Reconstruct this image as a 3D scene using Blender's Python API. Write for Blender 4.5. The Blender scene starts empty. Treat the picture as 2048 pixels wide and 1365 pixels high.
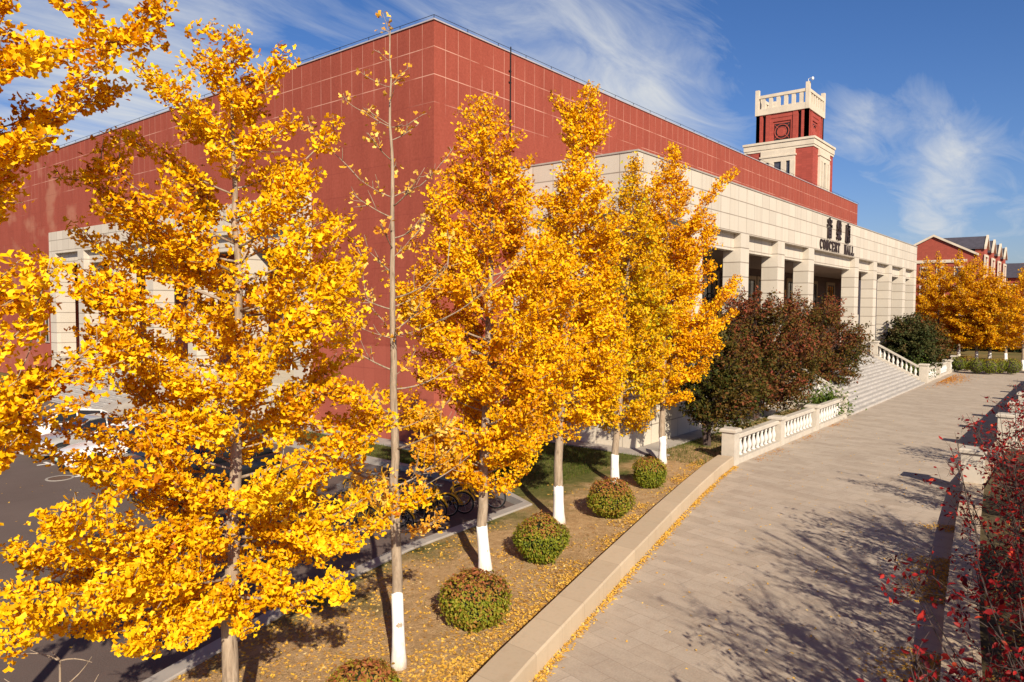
import bpy, math, random
import numpy as np
from mathutils import Vector, Matrix

# ------------------------------------------------------------------ camera, sky, sun, exposure
SC = bpy.context.scene
COL = SC.collection
FPX = 1447.8                      # focal length in pixels of the 2048 wide photograph
YAW, PITCH, ROLL = math.radians(38.967), math.radians(-2.732), math.radians(0.326)
CAM = np.array([-20.98, -21.08, 6.0])
FW = np.array([math.cos(YAW)*math.cos(PITCH), math.sin(YAW)*math.cos(PITCH), math.sin(PITCH)])
_rt = np.array([math.sin(YAW), -math.cos(YAW), 0.0])
_up = np.cross(_rt, FW)
RT = _rt*math.cos(ROLL) + _up*math.sin(ROLL)
UP = -_rt*math.sin(ROLL) + _up*math.cos(ROLL)

cam_data = bpy.data.cameras.new("camera")
cam_data.sensor_width = 36.0
cam_data.lens = FPX/2048*36.0
cam_data.clip_start = 0.1
cam_data.clip_end = 3000
cam = bpy.data.objects.new("camera", cam_data)
COL.objects.link(cam)
M = Matrix(((RT[0], UP[0], -FW[0], CAM[0]), (RT[1], UP[1], -FW[1], CAM[1]), (RT[2], UP[2], -FW[2], CAM[2]), (0, 0, 0, 1)))
cam.matrix_world = M
SC.camera = cam

SUN_AZ, SUN_EL = math.radians(180+53), math.radians(30)     # direction towards the sun
sun_dir = Vector((math.cos(SUN_AZ)*math.cos(SUN_EL), math.sin(SUN_AZ)*math.cos(SUN_EL), math.sin(SUN_EL)))
sd = bpy.data.lights.new("sun", 'SUN')
sd.energy = 5.0
sd.angle = math.radians(0.5)
sd.color = (1.0, 0.88, 0.70)
sun = bpy.data.objects.new("sun", sd)
sun.rotation_euler = (-sun_dir).to_track_quat('-Z', 'Y').to_euler()
COL.objects.link(sun)

SC.view_settings.view_transform = 'Standard'
SC.view_settings.look = 'None'
SC.view_settings.exposure = 0.52
SC.view_settings.gamma = 1.0

world = bpy.data.worlds.new("World")
SC.world = world
world.use_nodes = True


def px_dir(px, py):
    d = FW + (px-1024)/FPX*RT - (py-682.5)/FPX*UP
    return d


def build_world():
    nt = world.node_tree
    N, L = nt.nodes, nt.links
    N.clear()
    out = N.new('ShaderNodeOutputWorld')
    bg = N.new('ShaderNodeBackground')
    bg.inputs['Strength'].default_value = 0.056
    L.new(bg.outputs[0], out.inputs[0])
    sky = N.new('ShaderNodeTexSky')
    sky.sky_type = 'NISHITA'
    sky.sun_disc = False
    sky.sun_elevation = SUN_EL
    sky.sun_rotation = math.pi/2 - SUN_AZ
    sky.air_density = 1.0
    sky.dust_density = 0.9
    sky.ozone_density = 3.0
    hs = N.new('ShaderNodeHueSaturation')
    hs.inputs['Saturation'].default_value = 1.22
    hs.inputs['Value'].default_value = 1.08
    L.new(sky.outputs[0], hs.inputs['Color'])
    tint = N.new('ShaderNodeMixRGB'); tint.blend_type = 'MULTIPLY'; tint.inputs[0].default_value = 1.0
    tint.inputs[2].default_value = (1.02, 1.0, 1.25, 1)
    L.new(hs.outputs[0], tint.inputs[1])
    tc = N.new('ShaderNodeTexCoord')
    sep = N.new('ShaderNodeSeparateXYZ')
    L.new(tc.outputs['Generated'], sep.inputs[0])

    def m(op, a, b=None, c=None, clamp=False):
        n = N.new('ShaderNodeMath'); n.operation = op; n.use_clamp = clamp
        for i, v in enumerate((a, b, c)):
            if v is None: continue
            if isinstance(v, (int, float)): n.inputs[i].default_value = v
            else: L.new(v, n.inputs[i])
        return n.outputs[0]
    # sky darkened above the view, added to cut the ambient fill
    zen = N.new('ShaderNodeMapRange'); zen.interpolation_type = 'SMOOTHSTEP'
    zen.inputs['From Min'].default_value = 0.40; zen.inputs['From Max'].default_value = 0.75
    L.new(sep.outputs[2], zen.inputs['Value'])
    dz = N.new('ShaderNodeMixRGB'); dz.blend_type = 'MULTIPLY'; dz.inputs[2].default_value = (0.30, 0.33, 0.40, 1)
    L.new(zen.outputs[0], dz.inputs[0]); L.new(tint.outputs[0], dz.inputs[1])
    # project the direction on a high flat cloud layer
    zz = m('ADD', m('MAXIMUM', sep.outputs[2], 0.0), 0.12)
    u = m('DIVIDE', sep.outputs[0], zz)
    v = m('DIVIDE', sep.outputs[1], zz)
    comb = N.new('ShaderNodeCombineXYZ')
    L.new(u, comb.inputs[0]); L.new(v, comb.inputs[1])
    mp = N.new('ShaderNodeMapping')
    mp.inputs['Rotation'].default_value = (0, 0, math.radians(62))
    mp.inputs['Scale'].default_value = (0.8, 2.2, 1)
    L.new(comb.outputs[0], mp.inputs[0])
    n1 = N.new('ShaderNodeTexNoise'); n1.inputs['Scale'].default_value = 2.1
    n1.inputs['Detail'].default_value = 9; n1.inputs['Roughness'].default_value = 0.62
    n1.inputs['Distortion'].default_value = 0.8
    L.new(mp.outputs[0], n1.inputs['Vector'])
    n2 = N.new('ShaderNodeTexNoise'); n2.inputs['Scale'].default_value = 0.55
    n2.inputs['Detail'].default_value = 6; n2.inputs['Roughness'].default_value = 0.55
    L.new(comb.outputs[0], n2.inputs['Vector'])
    f = m('MULTIPLY', n1.outputs['Fac'], 0.70)
    f = m('ADD', f, m('MULTIPLY', n2.outputs['Fac'], 0.48))
    # individual cloud banks, each a soft cap around a direction in the sky
    acc = None
    for px, py, rad, amp in ((1130, 160, 0.17, 0.19), (1280, 215, 0.13, 0.15), (720, 60, 0.18, 0.05), (90, 120, 0.22, 0.10),
                             (250, 215, 0.16, 0.18), (1700, 238, 0.055, 0.20), (1790, 250, 0.06, 0.18), (1900, 255, 0.07, 0.16), (1865, 440, 0.04, 0.30), (1880, 345, 0.035, 0.15), (1940, 320, 0.04, 0.10), 
                             (2020, 400, 0.045, 0.16), (1430, 250, 0.11, 0.06), (1600, 60, 0.20, -0.10), (1900, 60, 0.20, -0.16),
                             (1750, 350, 0.09, -0.04)):
        d = Vector(px_dir(px, py)).normalized()
        dot = N.new('ShaderNodeVectorMath'); dot.operation = 'DOT_PRODUCT'
        L.new(tc.outputs['Generated'], dot.inputs[0]); dot.inputs[1].default_value = d
        # 1-cos ~ r^2/2
        q = m('DIVIDE', m('SUBTRACT', 1.0, dot.outputs['Value']), rad*rad/2)
        g = m('MULTIPLY', m('POWER', 2.718, m('MULTIPLY', q, -1.0)), amp)
        acc = g if acc is None else m('ADD', acc, g)
    f = m('ADD', f, acc)
    f = m('SUBTRACT', f, m('MULTIPLY', zen.outputs[0], 0.25))
    ramp = N.new('ShaderNodeValToRGB')
    ramp.color_ramp.elements[0].position = 0.60; ramp.color_ramp.elements[0].color = (0, 0, 0, 1)
    ramp.color_ramp.elements[1].position = 0.96; ramp.color_ramp.elements[1].color = (0.92, 0.92, 0.92, 1)
    e = ramp.color_ramp.elements.new(0.74); e.color = (0.30, 0.30, 0.30, 1)
    L.new(f, ramp.inputs[0])
    mix = N.new('ShaderNodeMixRGB')
    mix.inputs[2].default_value = (8.6, 8.9, 9.2, 1)
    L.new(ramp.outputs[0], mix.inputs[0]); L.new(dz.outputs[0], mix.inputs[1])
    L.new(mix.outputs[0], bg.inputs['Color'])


build_world()


# ------------------------------------------------------------------ points from pixels of the photograph
def at_d(px, py, dep):
    return CAM + px_dir(px, py)*dep


def at_z(px, py, z):
    d = px_dir(px, py)
    return CAM + d*(z-CAM[2])/d[2]


def depth_of(p):
    return float((np.array(p)-CAM) @ FW)


def to_px(p):
    d = np.array(p)-CAM
    return 1024+FPX*(d@RT)/(d@FW), 682.5-FPX*(d@UP)/(d@FW)


RNG = np.random.default_rng(11)
random.seed(11)


# ------------------------------------------------------------------ materials
def new_mat(name):
    m = bpy.data.materials.new(name)
    m.use_nodes = True
    m.node_tree.nodes.clear()
    return m


class NT:
    def __init__(s, m):
        s.t = m.node_tree; s.N = s.t.nodes; s.L = s.t.links
        s.out = s.N.new('ShaderNodeOutputMaterial')

    def node(s, t, **kw):
        n = s.N.new(t)
        for k, v in kw.items(): setattr(n, k, v)
        return n

    def set(s, sock, v):
        if isinstance(v, bpy.types.NodeSocket): s.L.new(v, sock)
        else: sock.default_value = v

    def math(s, op, a, b=None, c=None, clamp=False):
        n = s.node('ShaderNodeMath', operation=op, use_clamp=clamp)
        for i, v in enumerate((a, b, c)):
            if v is not None: s.set(n.inputs[i], v)
        return n.outputs[0]

    def mix(s, f, a, b, mode='MIX'):
        n = s.node('ShaderNodeMixRGB', blend_type=mode)
        s.set(n.inputs[0], f); s.set(n.inputs[1], a if not isinstance(a, tuple) else (*a[:3], 1)); s.set(n.inputs[2], b if not isinstance(b, tuple) else (*b[:3], 1))
        return n.outputs[0]

    def noise(s, vec, scale, detail=4, rough=0.55, dist=0.0):
        n = s.node('ShaderNodeTexNoise')
        n.inputs['Scale'].default_value = scale; n.inputs['Detail'].default_value = detail
        n.inputs['Roughness'].default_value = rough; n.inputs['Distortion'].default_value = dist
        if vec is not None: s.L.new(vec, n.inputs['Vector'])
        return n.outputs['Fac']

    def ramp(s, f, stops):
        n = s.node('ShaderNodeValToRGB')
        el = n.color_ramp.elements
        while len(el) < len(stops): el.new(0.5)
        for e, (p, c) in zip(el, stops):
            e.position = p; e.color = (*c, 1) if len(c) == 3 else c
        s.L.new(f, n.inputs[0])
        return n.outputs[0]

    def pos(s):
        g = s.node('ShaderNodeNewGeometry')
        return g.outputs['Position'], g.outputs['Normal']

    def scale_vec(s, v, sc):
        n = s.node('ShaderNodeMapping'); n.inputs['Scale'].default_value = sc
        s.L.new(v, n.inputs[0]); return n.outputs[0]

    def principled(s, col, rough=0.7, metal=0.0, bump=None, bstr=0.2, bdist=0.02, spec=0.3, coat=0.0):
        p = s.node('ShaderNodeBsdfPrincipled')
        s.set(p.inputs['Base Color'], col if not isinstance(col, tuple) else (*col[:3], 1))
        s.set(p.inputs['Roughness'], rough); s.set(p.inputs['Metallic'], metal)
        p.inputs['Specular IOR Level'].default_value = spec
        p.inputs['Coat Weight'].default_value = coat
        if bump is not None:
            b = s.node('ShaderNodeBump'); b.inputs['Strength'].default_value = bstr; b.inputs['Distance'].default_value = bdist
            s.L.new(bump, b.inputs['Height']); s.L.new(b.outputs[0], p.inputs['Normal'])
        s.L.new(p.outputs[0], s.out.inputs[0])
        return p


def simple_mat(name, col, rough=0.6, var=0.15, scale=3.0, metal=0.0, bump=0.15, spec=0.3, coat=0.0, local=True):
    m = new_mat(name); t = NT(m)
    if local:
        v = t.node('ShaderNodeTexCoord').outputs['Object']
    else:
        v, _ = t.pos()
    n = t.noise(v, scale, 6, 0.6)
    dark = tuple(c*(1-var*1.6) for c in col); lite = tuple(min(1, c*(1+var)) for c in col)
    c = t.ramp(n, [(0.25, dark), (0.75, lite)])
    t.principled(c, rough, metal, n if bump else None, bump, 0.01, spec, coat)
    return m


def wall_u(t):
    """horizontal coordinate along a vertical wall, and height"""
    p, nrm = t.pos()
    sp = t.node('ShaderNodeSeparateXYZ'); t.L.new(p, sp.inputs[0])
    sn = t.node('ShaderNodeSeparateXYZ'); t.L.new(nrm, sn.inputs[0])
    ax = t.math('GREATER_THAN', t.math('ABSOLUTE', sn.outputs[0]), 0.6)
    u = t.math('ADD', t.math('MULTIPLY', sp.outputs[1], ax), t.math('MULTIPLY', sp.outputs[0], t.math('SUBTRACT', 1.0, ax)))
    return p, u, sp.outputs[2], sp


def line_mask(t, u, pitch, off, width, soft=None):
    f = t.math('FRACT', t.math('DIVIDE', t.math('SUBTRACT', u, off-pitch*40.5), pitch))
    d = t.math('MULTIPLY', t.math('ABSOLUTE', t.math('SUBTRACT', f, 0.5)), pitch)
    s = soft or width*0.6
    return t.math('SUBTRACT', 1.0, t.math('DIVIDE', t.math('SUBTRACT', d, width*0.5), s, clamp=True), clamp=True)


def red_wall_mat():
    m = new_mat("red_render"); t = NT(m)
    p, u, z, sp = wall_u(t)
    n1 = t.noise(p, 0.22, 5, 0.6)
    n2 = t.noise(t.scale_vec(p, (1.2, 1.2, 0.22)), 1.0, 6, 0.65)
    n3 = t.noise(p, 9.0, 4, 0.6)
    base = t.ramp(n2, [(0.22, (0.205, 0.047, 0.030)), (0.5, (0.265, 0.062, 0.038)), (0.8, (0.32, 0.080, 0.052))])
    base = t.mix(t.math('MULTIPLY', t.math('SUBTRACT', n1, 0.5, clamp=True), 1.4, clamp=True), base, (0.37, 0.095, 0.062))
    base = t.mix(0.16, base, t.ramp(n3, [(0.3, (0.2, 0.03, 0.02)), (0.7, (0.6, 0.14, 0.11))]))
    # vertical rain streaks under the coping
    st = t.noise(t.scale_vec(p, (2.6, 2.6, 0.06)), 1.0, 5, 0.7)
    stm = t.math('MULTIPLY', t.math('SUBTRACT', st, 0.52, clamp=True), 0.9, clamp=True)
    base = t.mix(stm, base, (0.26, 0.045, 0.036))
    # paler repainted band along the foot of the wall
    lowb = t.math('MULTIPLY', t.math('SUBTRACT', 4.25, z), 30.0, clamp=True)
    base = t.mix(t.math('MULTIPLY', lowb, 0.5), base, (0.42, 0.115, 0.080))
    # panel to panel shifts
    cb = t.node('ShaderNodeCombineXYZ'); t.L.new(t.math('FLOOR', t.math('DIVIDE', t.math('SUBTRACT', u, 0.67), 0.75)), cb.inputs[0]); t.L.new(t.math('FLOOR', t.math('DIVIDE', t.math('SUBTRACT', z, 16.43), 1.1)), cb.inputs[1])
    wn = t.node('ShaderNodeTexWhiteNoise'); t.L.new(cb.outputs[0], wn.inputs['Vector'])
    base = t.mix(t.math('MULTIPLY', wn.outputs['Value'], 0.16), base, (0.20, 0.042, 0.028))
    # repaired, faded patches far along the left wall
    pn = t.noise(t.scale_vec(p, (0.6, 0.35, 0.45)), 1.0, 3, 0.5)
    far = t.math('MULTIPLY', t.math('GREATER_THAN', sp.outputs[1], 36.0), t.math('MULTIPLY', t.math('SUBTRACT', pn, 0.52, clamp=True), 7.0, clamp=True))
    base = t.mix(t.math('MULTIPLY', far, 0.55), base, (0.42, 0.20, 0.13))
    jm = t.noise(p, 0.16, 2, 0.5)
    top = t.math('ADD', t.math('MULTIPLY', t.math('SUBTRACT', z, 12.5), 0.16), jm)
    pale = t.math('MULTIPLY', t.math('SUBTRACT', top, 0.70, clamp=True), 6.0, clamp=True)
    vis = t.math('MULTIPLY', t.math('SUBTRACT', t.noise(p, 0.55, 3, 0.6), 0.36, clamp=True), 5.0, clamp=True)
    h = line_mask(t, z, 1.1, 16.43, 0.016, 0.014)
    vj = line_mask(t, u, 0.75, 0.67, 0.014, 0.013)
    vj = t.math('MULTIPLY', vj, 0.75)
    j = t.math('MAXIMUM', h, vj)
    jc = t.mix(pale, (0.17, 0.032, 0.025), (0.60, 0.33, 0.25))
    c = t.mix(t.math('MULTIPLY', j, t.math('MULTIPLY', vis, t.math('ADD', 0.45, t.math('MULTIPLY', pale, 0.5)))), base, jc)
    t.principled(c, 0.82, 0, n3, 0.12, 0.01, 0.2)
    return m


def stone_mat(name, col, pu=1.12, pz=0.80, ou=0.0, oz=9.93, jw=0.03, horiz_only=False, var=0.10, joint=(0.15, 0.11, 0.08), streak=0.6):
    m = new_mat(name); t = NT(m)
    p, u, z, sp = wall_u(t)
    # per-slab tint
    cu = t.math('FLOOR', t.math('DIVIDE', t.math('SUBTRACT', u, ou), pu))
    cz = t.math('FLOOR', t.math('DIVIDE', t.math('SUBTRACT', z, oz), pz))
    cb = t.node('ShaderNodeCombineXYZ'); t.L.new(cu, cb.inputs[0]); t.L.new(cz, cb.inputs[1])
    wn = t.node('ShaderNodeTexWhiteNoise'); t.L.new(cb.outputs[0], wn.inputs['Vector'])
    n = t.noise(p, 14, 5, 0.6)
    n2 = t.noise(p, 0.9, 4, 0.6)
    a = tuple(c*(1-var) for c in col); b = tuple(min(1, c*(1+var*0.7)) for c in col)
    base = t.mix(wn.outputs['Value'], a, b)
    base = t.mix(t.math('MULTIPLY', n2, 0.28), base, (col[0]*0.82, col[1]*0.72, col[2]*0.6))
    base = t.mix(t.math('MULTIPLY', t.math('SUBTRACT', n, 0.5, clamp=True), 0.6), base, (col[0]*0.55, col[1]*0.5, col[2]*0.45))
    st = t.noise(t.scale_vec(p, (3.2, 3.2, 0.10)), 1.0, 5, 0.72)
    stm = t.math('MULTIPLY', t.math('MULTIPLY', t.math('SUBTRACT', st, 0.52, clamp=True), 2.0, clamp=True), streak)
    base = t.mix(stm, base, (col[0]*0.62, col[1]*0.52, col[2]*0.42))
    h = line_mask(t, z, pz, oz, jw)
    j = h
    if not horiz_only:
        j = t.math('MAXIMUM', h, t.math('MULTIPLY', line_mask(t, u, pu, ou, jw*0.8), 0.75))
    jn = t.math('ADD', 0.45, t.math('MULTIPLY', n2, 0.8), clamp=True)
    c = t.mix(t.math('MULTIPLY', j, t.math('MULTIPLY', jn, 0.85)), base, joint)
    t.principled(c, 0.72, 0, n, 0.10, 0.008, 0.25)
    return m


def leaf_mat(name, stops, transl=0.20, tcol=None, rough=0.5, gloss=0.010):
    m = new_mat(name); t = NT(m)
    at = t.node('ShaderNodeAttribute', attribute_name='tint')
    c = t.ramp(at.outputs['Fac'], stops)
    df = t.node('ShaderNodeBsdfDiffuse'); t.L.new(c, df.inputs[0])
    tr = t.node('ShaderNodeBsdfTranslucent')
    tc = t.mix(1.0, c, tcol or (1.0, 0.52, 0.15), 'MULTIPLY'); t.L.new(tc, tr.inputs[0])
    mx = t.node('ShaderNodeMixShader'); mx.inputs[0].default_value = transl
    t.L.new(df.outputs[0], mx.inputs[1]); t.L.new(tr.outputs[0], mx.inputs[2])
    gl = t.node('ShaderNodeBsdfGlossy'); gl.inputs['Roughness'].default_value = rough; gl.inputs[0].default_value = (1, 0.95, 0.85, 1)
    m2 = t.node('ShaderNodeMixShader'); m2.inputs[0].default_value = gloss
    t.L.new(mx.outputs[0], m2.inputs[1]); t.L.new(gl.outputs[0], m2.inputs[2])
    t.L.new(m2.outputs[0], t.out.inputs[0])
    return m


MT = {}
MT['red'] = red_wall_mat()
CREAM = (0.57, 0.52, 0.445)
MT['stone'] = stone_mat("beige_cladding", CREAM)
MT['column'] = stone_mat("beige_column_stone", CREAM, horiz_only=True, pz=0.76, oz=9.15, jw=0.035, streak=0.25)
MT['plinth'] = stone_mat("beige_plinth_stone", (0.62, 0.56, 0.46), pu=1.25, pz=0.95, ou=-0.9, oz=0.05, jw=0.03, joint=(0.16, 0.13, 0.10), streak=0.2)
MT['balus'] = simple_mat("cast_stone", (0.50, 0.45, 0.38), 0.75, 0.10, 2.5, local=False)
MT['balus_white'] = simple_mat("white_cast_stone", (0.60, 0.57, 0.53), 0.75, 0.06, 6)
MT['step'] = simple_mat("granite_step", (0.46, 0.43, 0.40), 0.7, 0.18, 2.2, local=False)
MT['wallstone'] = simple_mat("sand_kerb_stone", (0.53, 0.42, 0.30), 0.8, 0.16, 1.6, local=False)
MT['wallslab'] = stone_mat("sand_wall_slab", (0.53, 0.43, 0.31), pu=1.1, pz=3.0, ou=0.3, oz=-1.2, jw=0.012, joint=(0.30, 0.23, 0.16), streak=0.6, var=0.09)
MT['dark'] = simple_mat("dark_metal", (0.02, 0.018, 0.018), 0.5, 0.1, 4)
MT['bronze'] = simple_mat("bronze_letter", (0.035, 0.022, 0.02), 0.55, 0.1, 4)
MT['white'] = simple_mat("white_paint", (0.80, 0.79, 0.76), 0.7, 0.05, 5)
MT['concrete'] = simple_mat("concrete", (0.36, 0.325, 0.29), 0.9, 0.14, 1.3, local=False)
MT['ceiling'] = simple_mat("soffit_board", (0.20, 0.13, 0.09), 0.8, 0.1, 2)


def glass_mat(name, col, rough=0.08):
    m = new_mat(name); t = NT(m)
    p, _ = t.pos()
    n = t.noise(p, 0.7, 3, 0.5)
    t.principled(t.ramp(n, [(0.3, tuple(c*0.7 for c in col)), (0.7, tuple(c*1.3 for c in col))]), rough, 0, n, 0.03, 0.02, 0.6)
    return m


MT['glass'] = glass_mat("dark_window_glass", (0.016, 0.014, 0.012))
MT['towerglass'] = glass_mat("grey_window_glass", (0.06, 0.06, 0.075))
MT['wood'] = simple_mat("dark_door_timber", (0.075, 0.042, 0.02), 0.55, 0.25, 3)


def bark_mat():
    m = new_mat("ginkgo_bark"); t = NT(m)
    p, _ = t.pos()
    n = t.noise(t.scale_vec(p, (9, 9, 1.2)), 2.2, 6, 0.7, 0.6)
    n2 = t.noise(p, 2.0, 4, 0.6)
    c = t.ramp(n, [(0.3, (0.14, 0.105, 0.075)), (0.5, (0.34, 0.265, 0.19)), (0.75, (0.50, 0.41, 0.31))])
    c = t.mix(t.math('MULTIPLY', n2, 0.35), c, (0.24, 0.175, 0.115))
    t.principled(c, 0.9, 0, n, 0.6, 0.02, 0.15)
    return m


MT['bark'] = bark_mat()
MT['twig'] = simple_mat("shrub_bark", (0.075, 0.052, 0.045), 0.85, 0.25, 12, local=False)


def whitewash_mat():
    m = new_mat("lime_whitewash"); t = NT(m)
    p, _ = t.pos()
    n = t.noise(t.scale_vec(p, (8, 8, 1.5)), 2.0, 6, 0.7)
    c = t.ramp(n, [(0.26, (0.52, 0.46, 0.39)), (0.42, (0.80, 0.78, 0.74)), (0.8, (0.85, 0.84, 0.82))])
    sp = t.node('ShaderNodeSeparateXYZ'); t.L.new(p, sp.inputs[0])
    mud = t.math('MULTIPLY', t.math('SUBTRACT', t.math('ADD', 0.55, t.math('MULTIPLY', t.math('SUBTRACT', n, 0.5), 1.2)), sp.outputs[2], clamp=True), 1.6, clamp=True)
    c = t.mix(mud, c, (0.50, 0.38, 0.26))
    t.principled(c, 0.85, 0, n, 0.3, 0.01, 0.2)
    return m


MT['whitewash'] = whitewash_mat()

GOLD = [(0.0, (0.38, 0.11, 0.002)), (0.24, (0.74, 0.36, 0.003)), (0.55, (0.87, 0.52, 0.004)), (1.0, (0.92, 0.63, 0.015))]
AMBER = [(0.0, (0.36, 0.10, 0.002)), (0.24, (0.72, 0.32, 0.003)), (0.58, (0.86, 0.485, 0.004)), (1.0, (0.92, 0.61, 0.012))]
LEMON = [(0.0, (0.38, 0.15, 0.003)), (0.3, (0.72, 0.38, 0.004)), (0.65, (0.78, 0.49, 0.006)), (0.85, (0.56, 0.48, 0.010)), (1.0, (0.42, 0.43, 0.015))]
MT['gold'] = leaf_mat("gold_ginkgo_leaf", GOLD)
MT['amber'] = leaf_mat("amber_ginkgo_leaf", AMBER)
MT['lemon'] = leaf_mat("lemon_ginkgo_leaf", LEMON)
MT['pale'] = leaf_mat("pale_ginkgo_leaf", [(0.0, (0.62, 0.25, 0.015)), (0.5, (0.80, 0.44, 0.04)), (1.0, (0.88, 0.62, 0.16))])
MT['farleaf'] = leaf_mat("orange_far_leaf", [(0.0, (0.36, 0.13, 0.003)), (0.3, (0.68, 0.35, 0.004)), (0.75, (0.82, 0.49, 0.006)), (1.0, (0.62, 0.42, 0.015))], 0.35)
MT['darkleaf'] = leaf_mat("dark_autumn_leaf", [(0.0, (0.030, 0.045, 0.010)), (0.35, (0.080, 0.070, 0.014)), (0.6, (0.14, 0.080, 0.020)), (0.78, (0.18, 0.060, 0.024)), (0.92, (0.22, 0.045, 0.028)), (1.0, (0.30, 0.09, 0.045))], 0.25, None, 0.5, 0.006)
MT['greenleaf'] = leaf_mat("dark_green_leaf", [(0.0, (0.02, 0.035, 0.012)), (0.4, (0.045, 0.058, 0.018)), (0.75, (0.085, 0.075, 0.024)), (1.0, (0.13, 0.06, 0.03))], 0.22, None, 0.5, 0.008)
MT['vine'] = leaf_mat("fresh_green_leaf", [(0.0, (0.04, 0.08, 0.012)), (0.5, (0.08, 0.13, 0.02)), (1.0, (0.16, 0.19, 0.03))], 0.3)
MT['box'] = leaf_mat("box_bush_leaf", [(0.0, (0.075, 0.105, 0.010)), (0.3, (0.16, 0.20, 0.016)), (0.52, (0.27, 0.27, 0.022)), (0.7, (0.33, 0.20, 0.035)), (1.0, (0.34, 0.11, 0.045))], 0.25, None, 0.5, 0.01)
MT['redleaf'] = leaf_mat("crimson_leaf", [(0.0, (0.09, 0.008, 0.014)), (0.35, (0.24, 0.013, 0.020)), (0.7, (0.50, 0.028, 0.028)), (1.0, (0.75, 0.11, 0.05))], 0.45, (1.0, 0.55, 0.4))
MT['fallen'] = leaf_mat("fallen_ginkgo_leaf", [(0.0, (0.40, 0.20, 0.04)), (0.35, (0.64, 0.38, 0.09)), (0.7, (0.76, 0.46, 0.05)), (1.0, (0.80, 0.60, 0.26))], 0.12)
MT['rust'] = leaf_mat("fallen_rust_leaf", [(0.0, (0.35, 0.12, 0.02)), (0.6, (0.60, 0.24, 0.04)), (1.0, (0.75, 0.42, 0.05))], 0.12)
MT['grass'] = leaf_mat("grass_blade", [(0.0, (0.035, 0.065, 0.008)), (0.5, (0.085, 0.13, 0.015)), (0.85, (0.16, 0.17, 0.03)), (1.0, (0.35, 0.26, 0.08))], 0.3)


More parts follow.
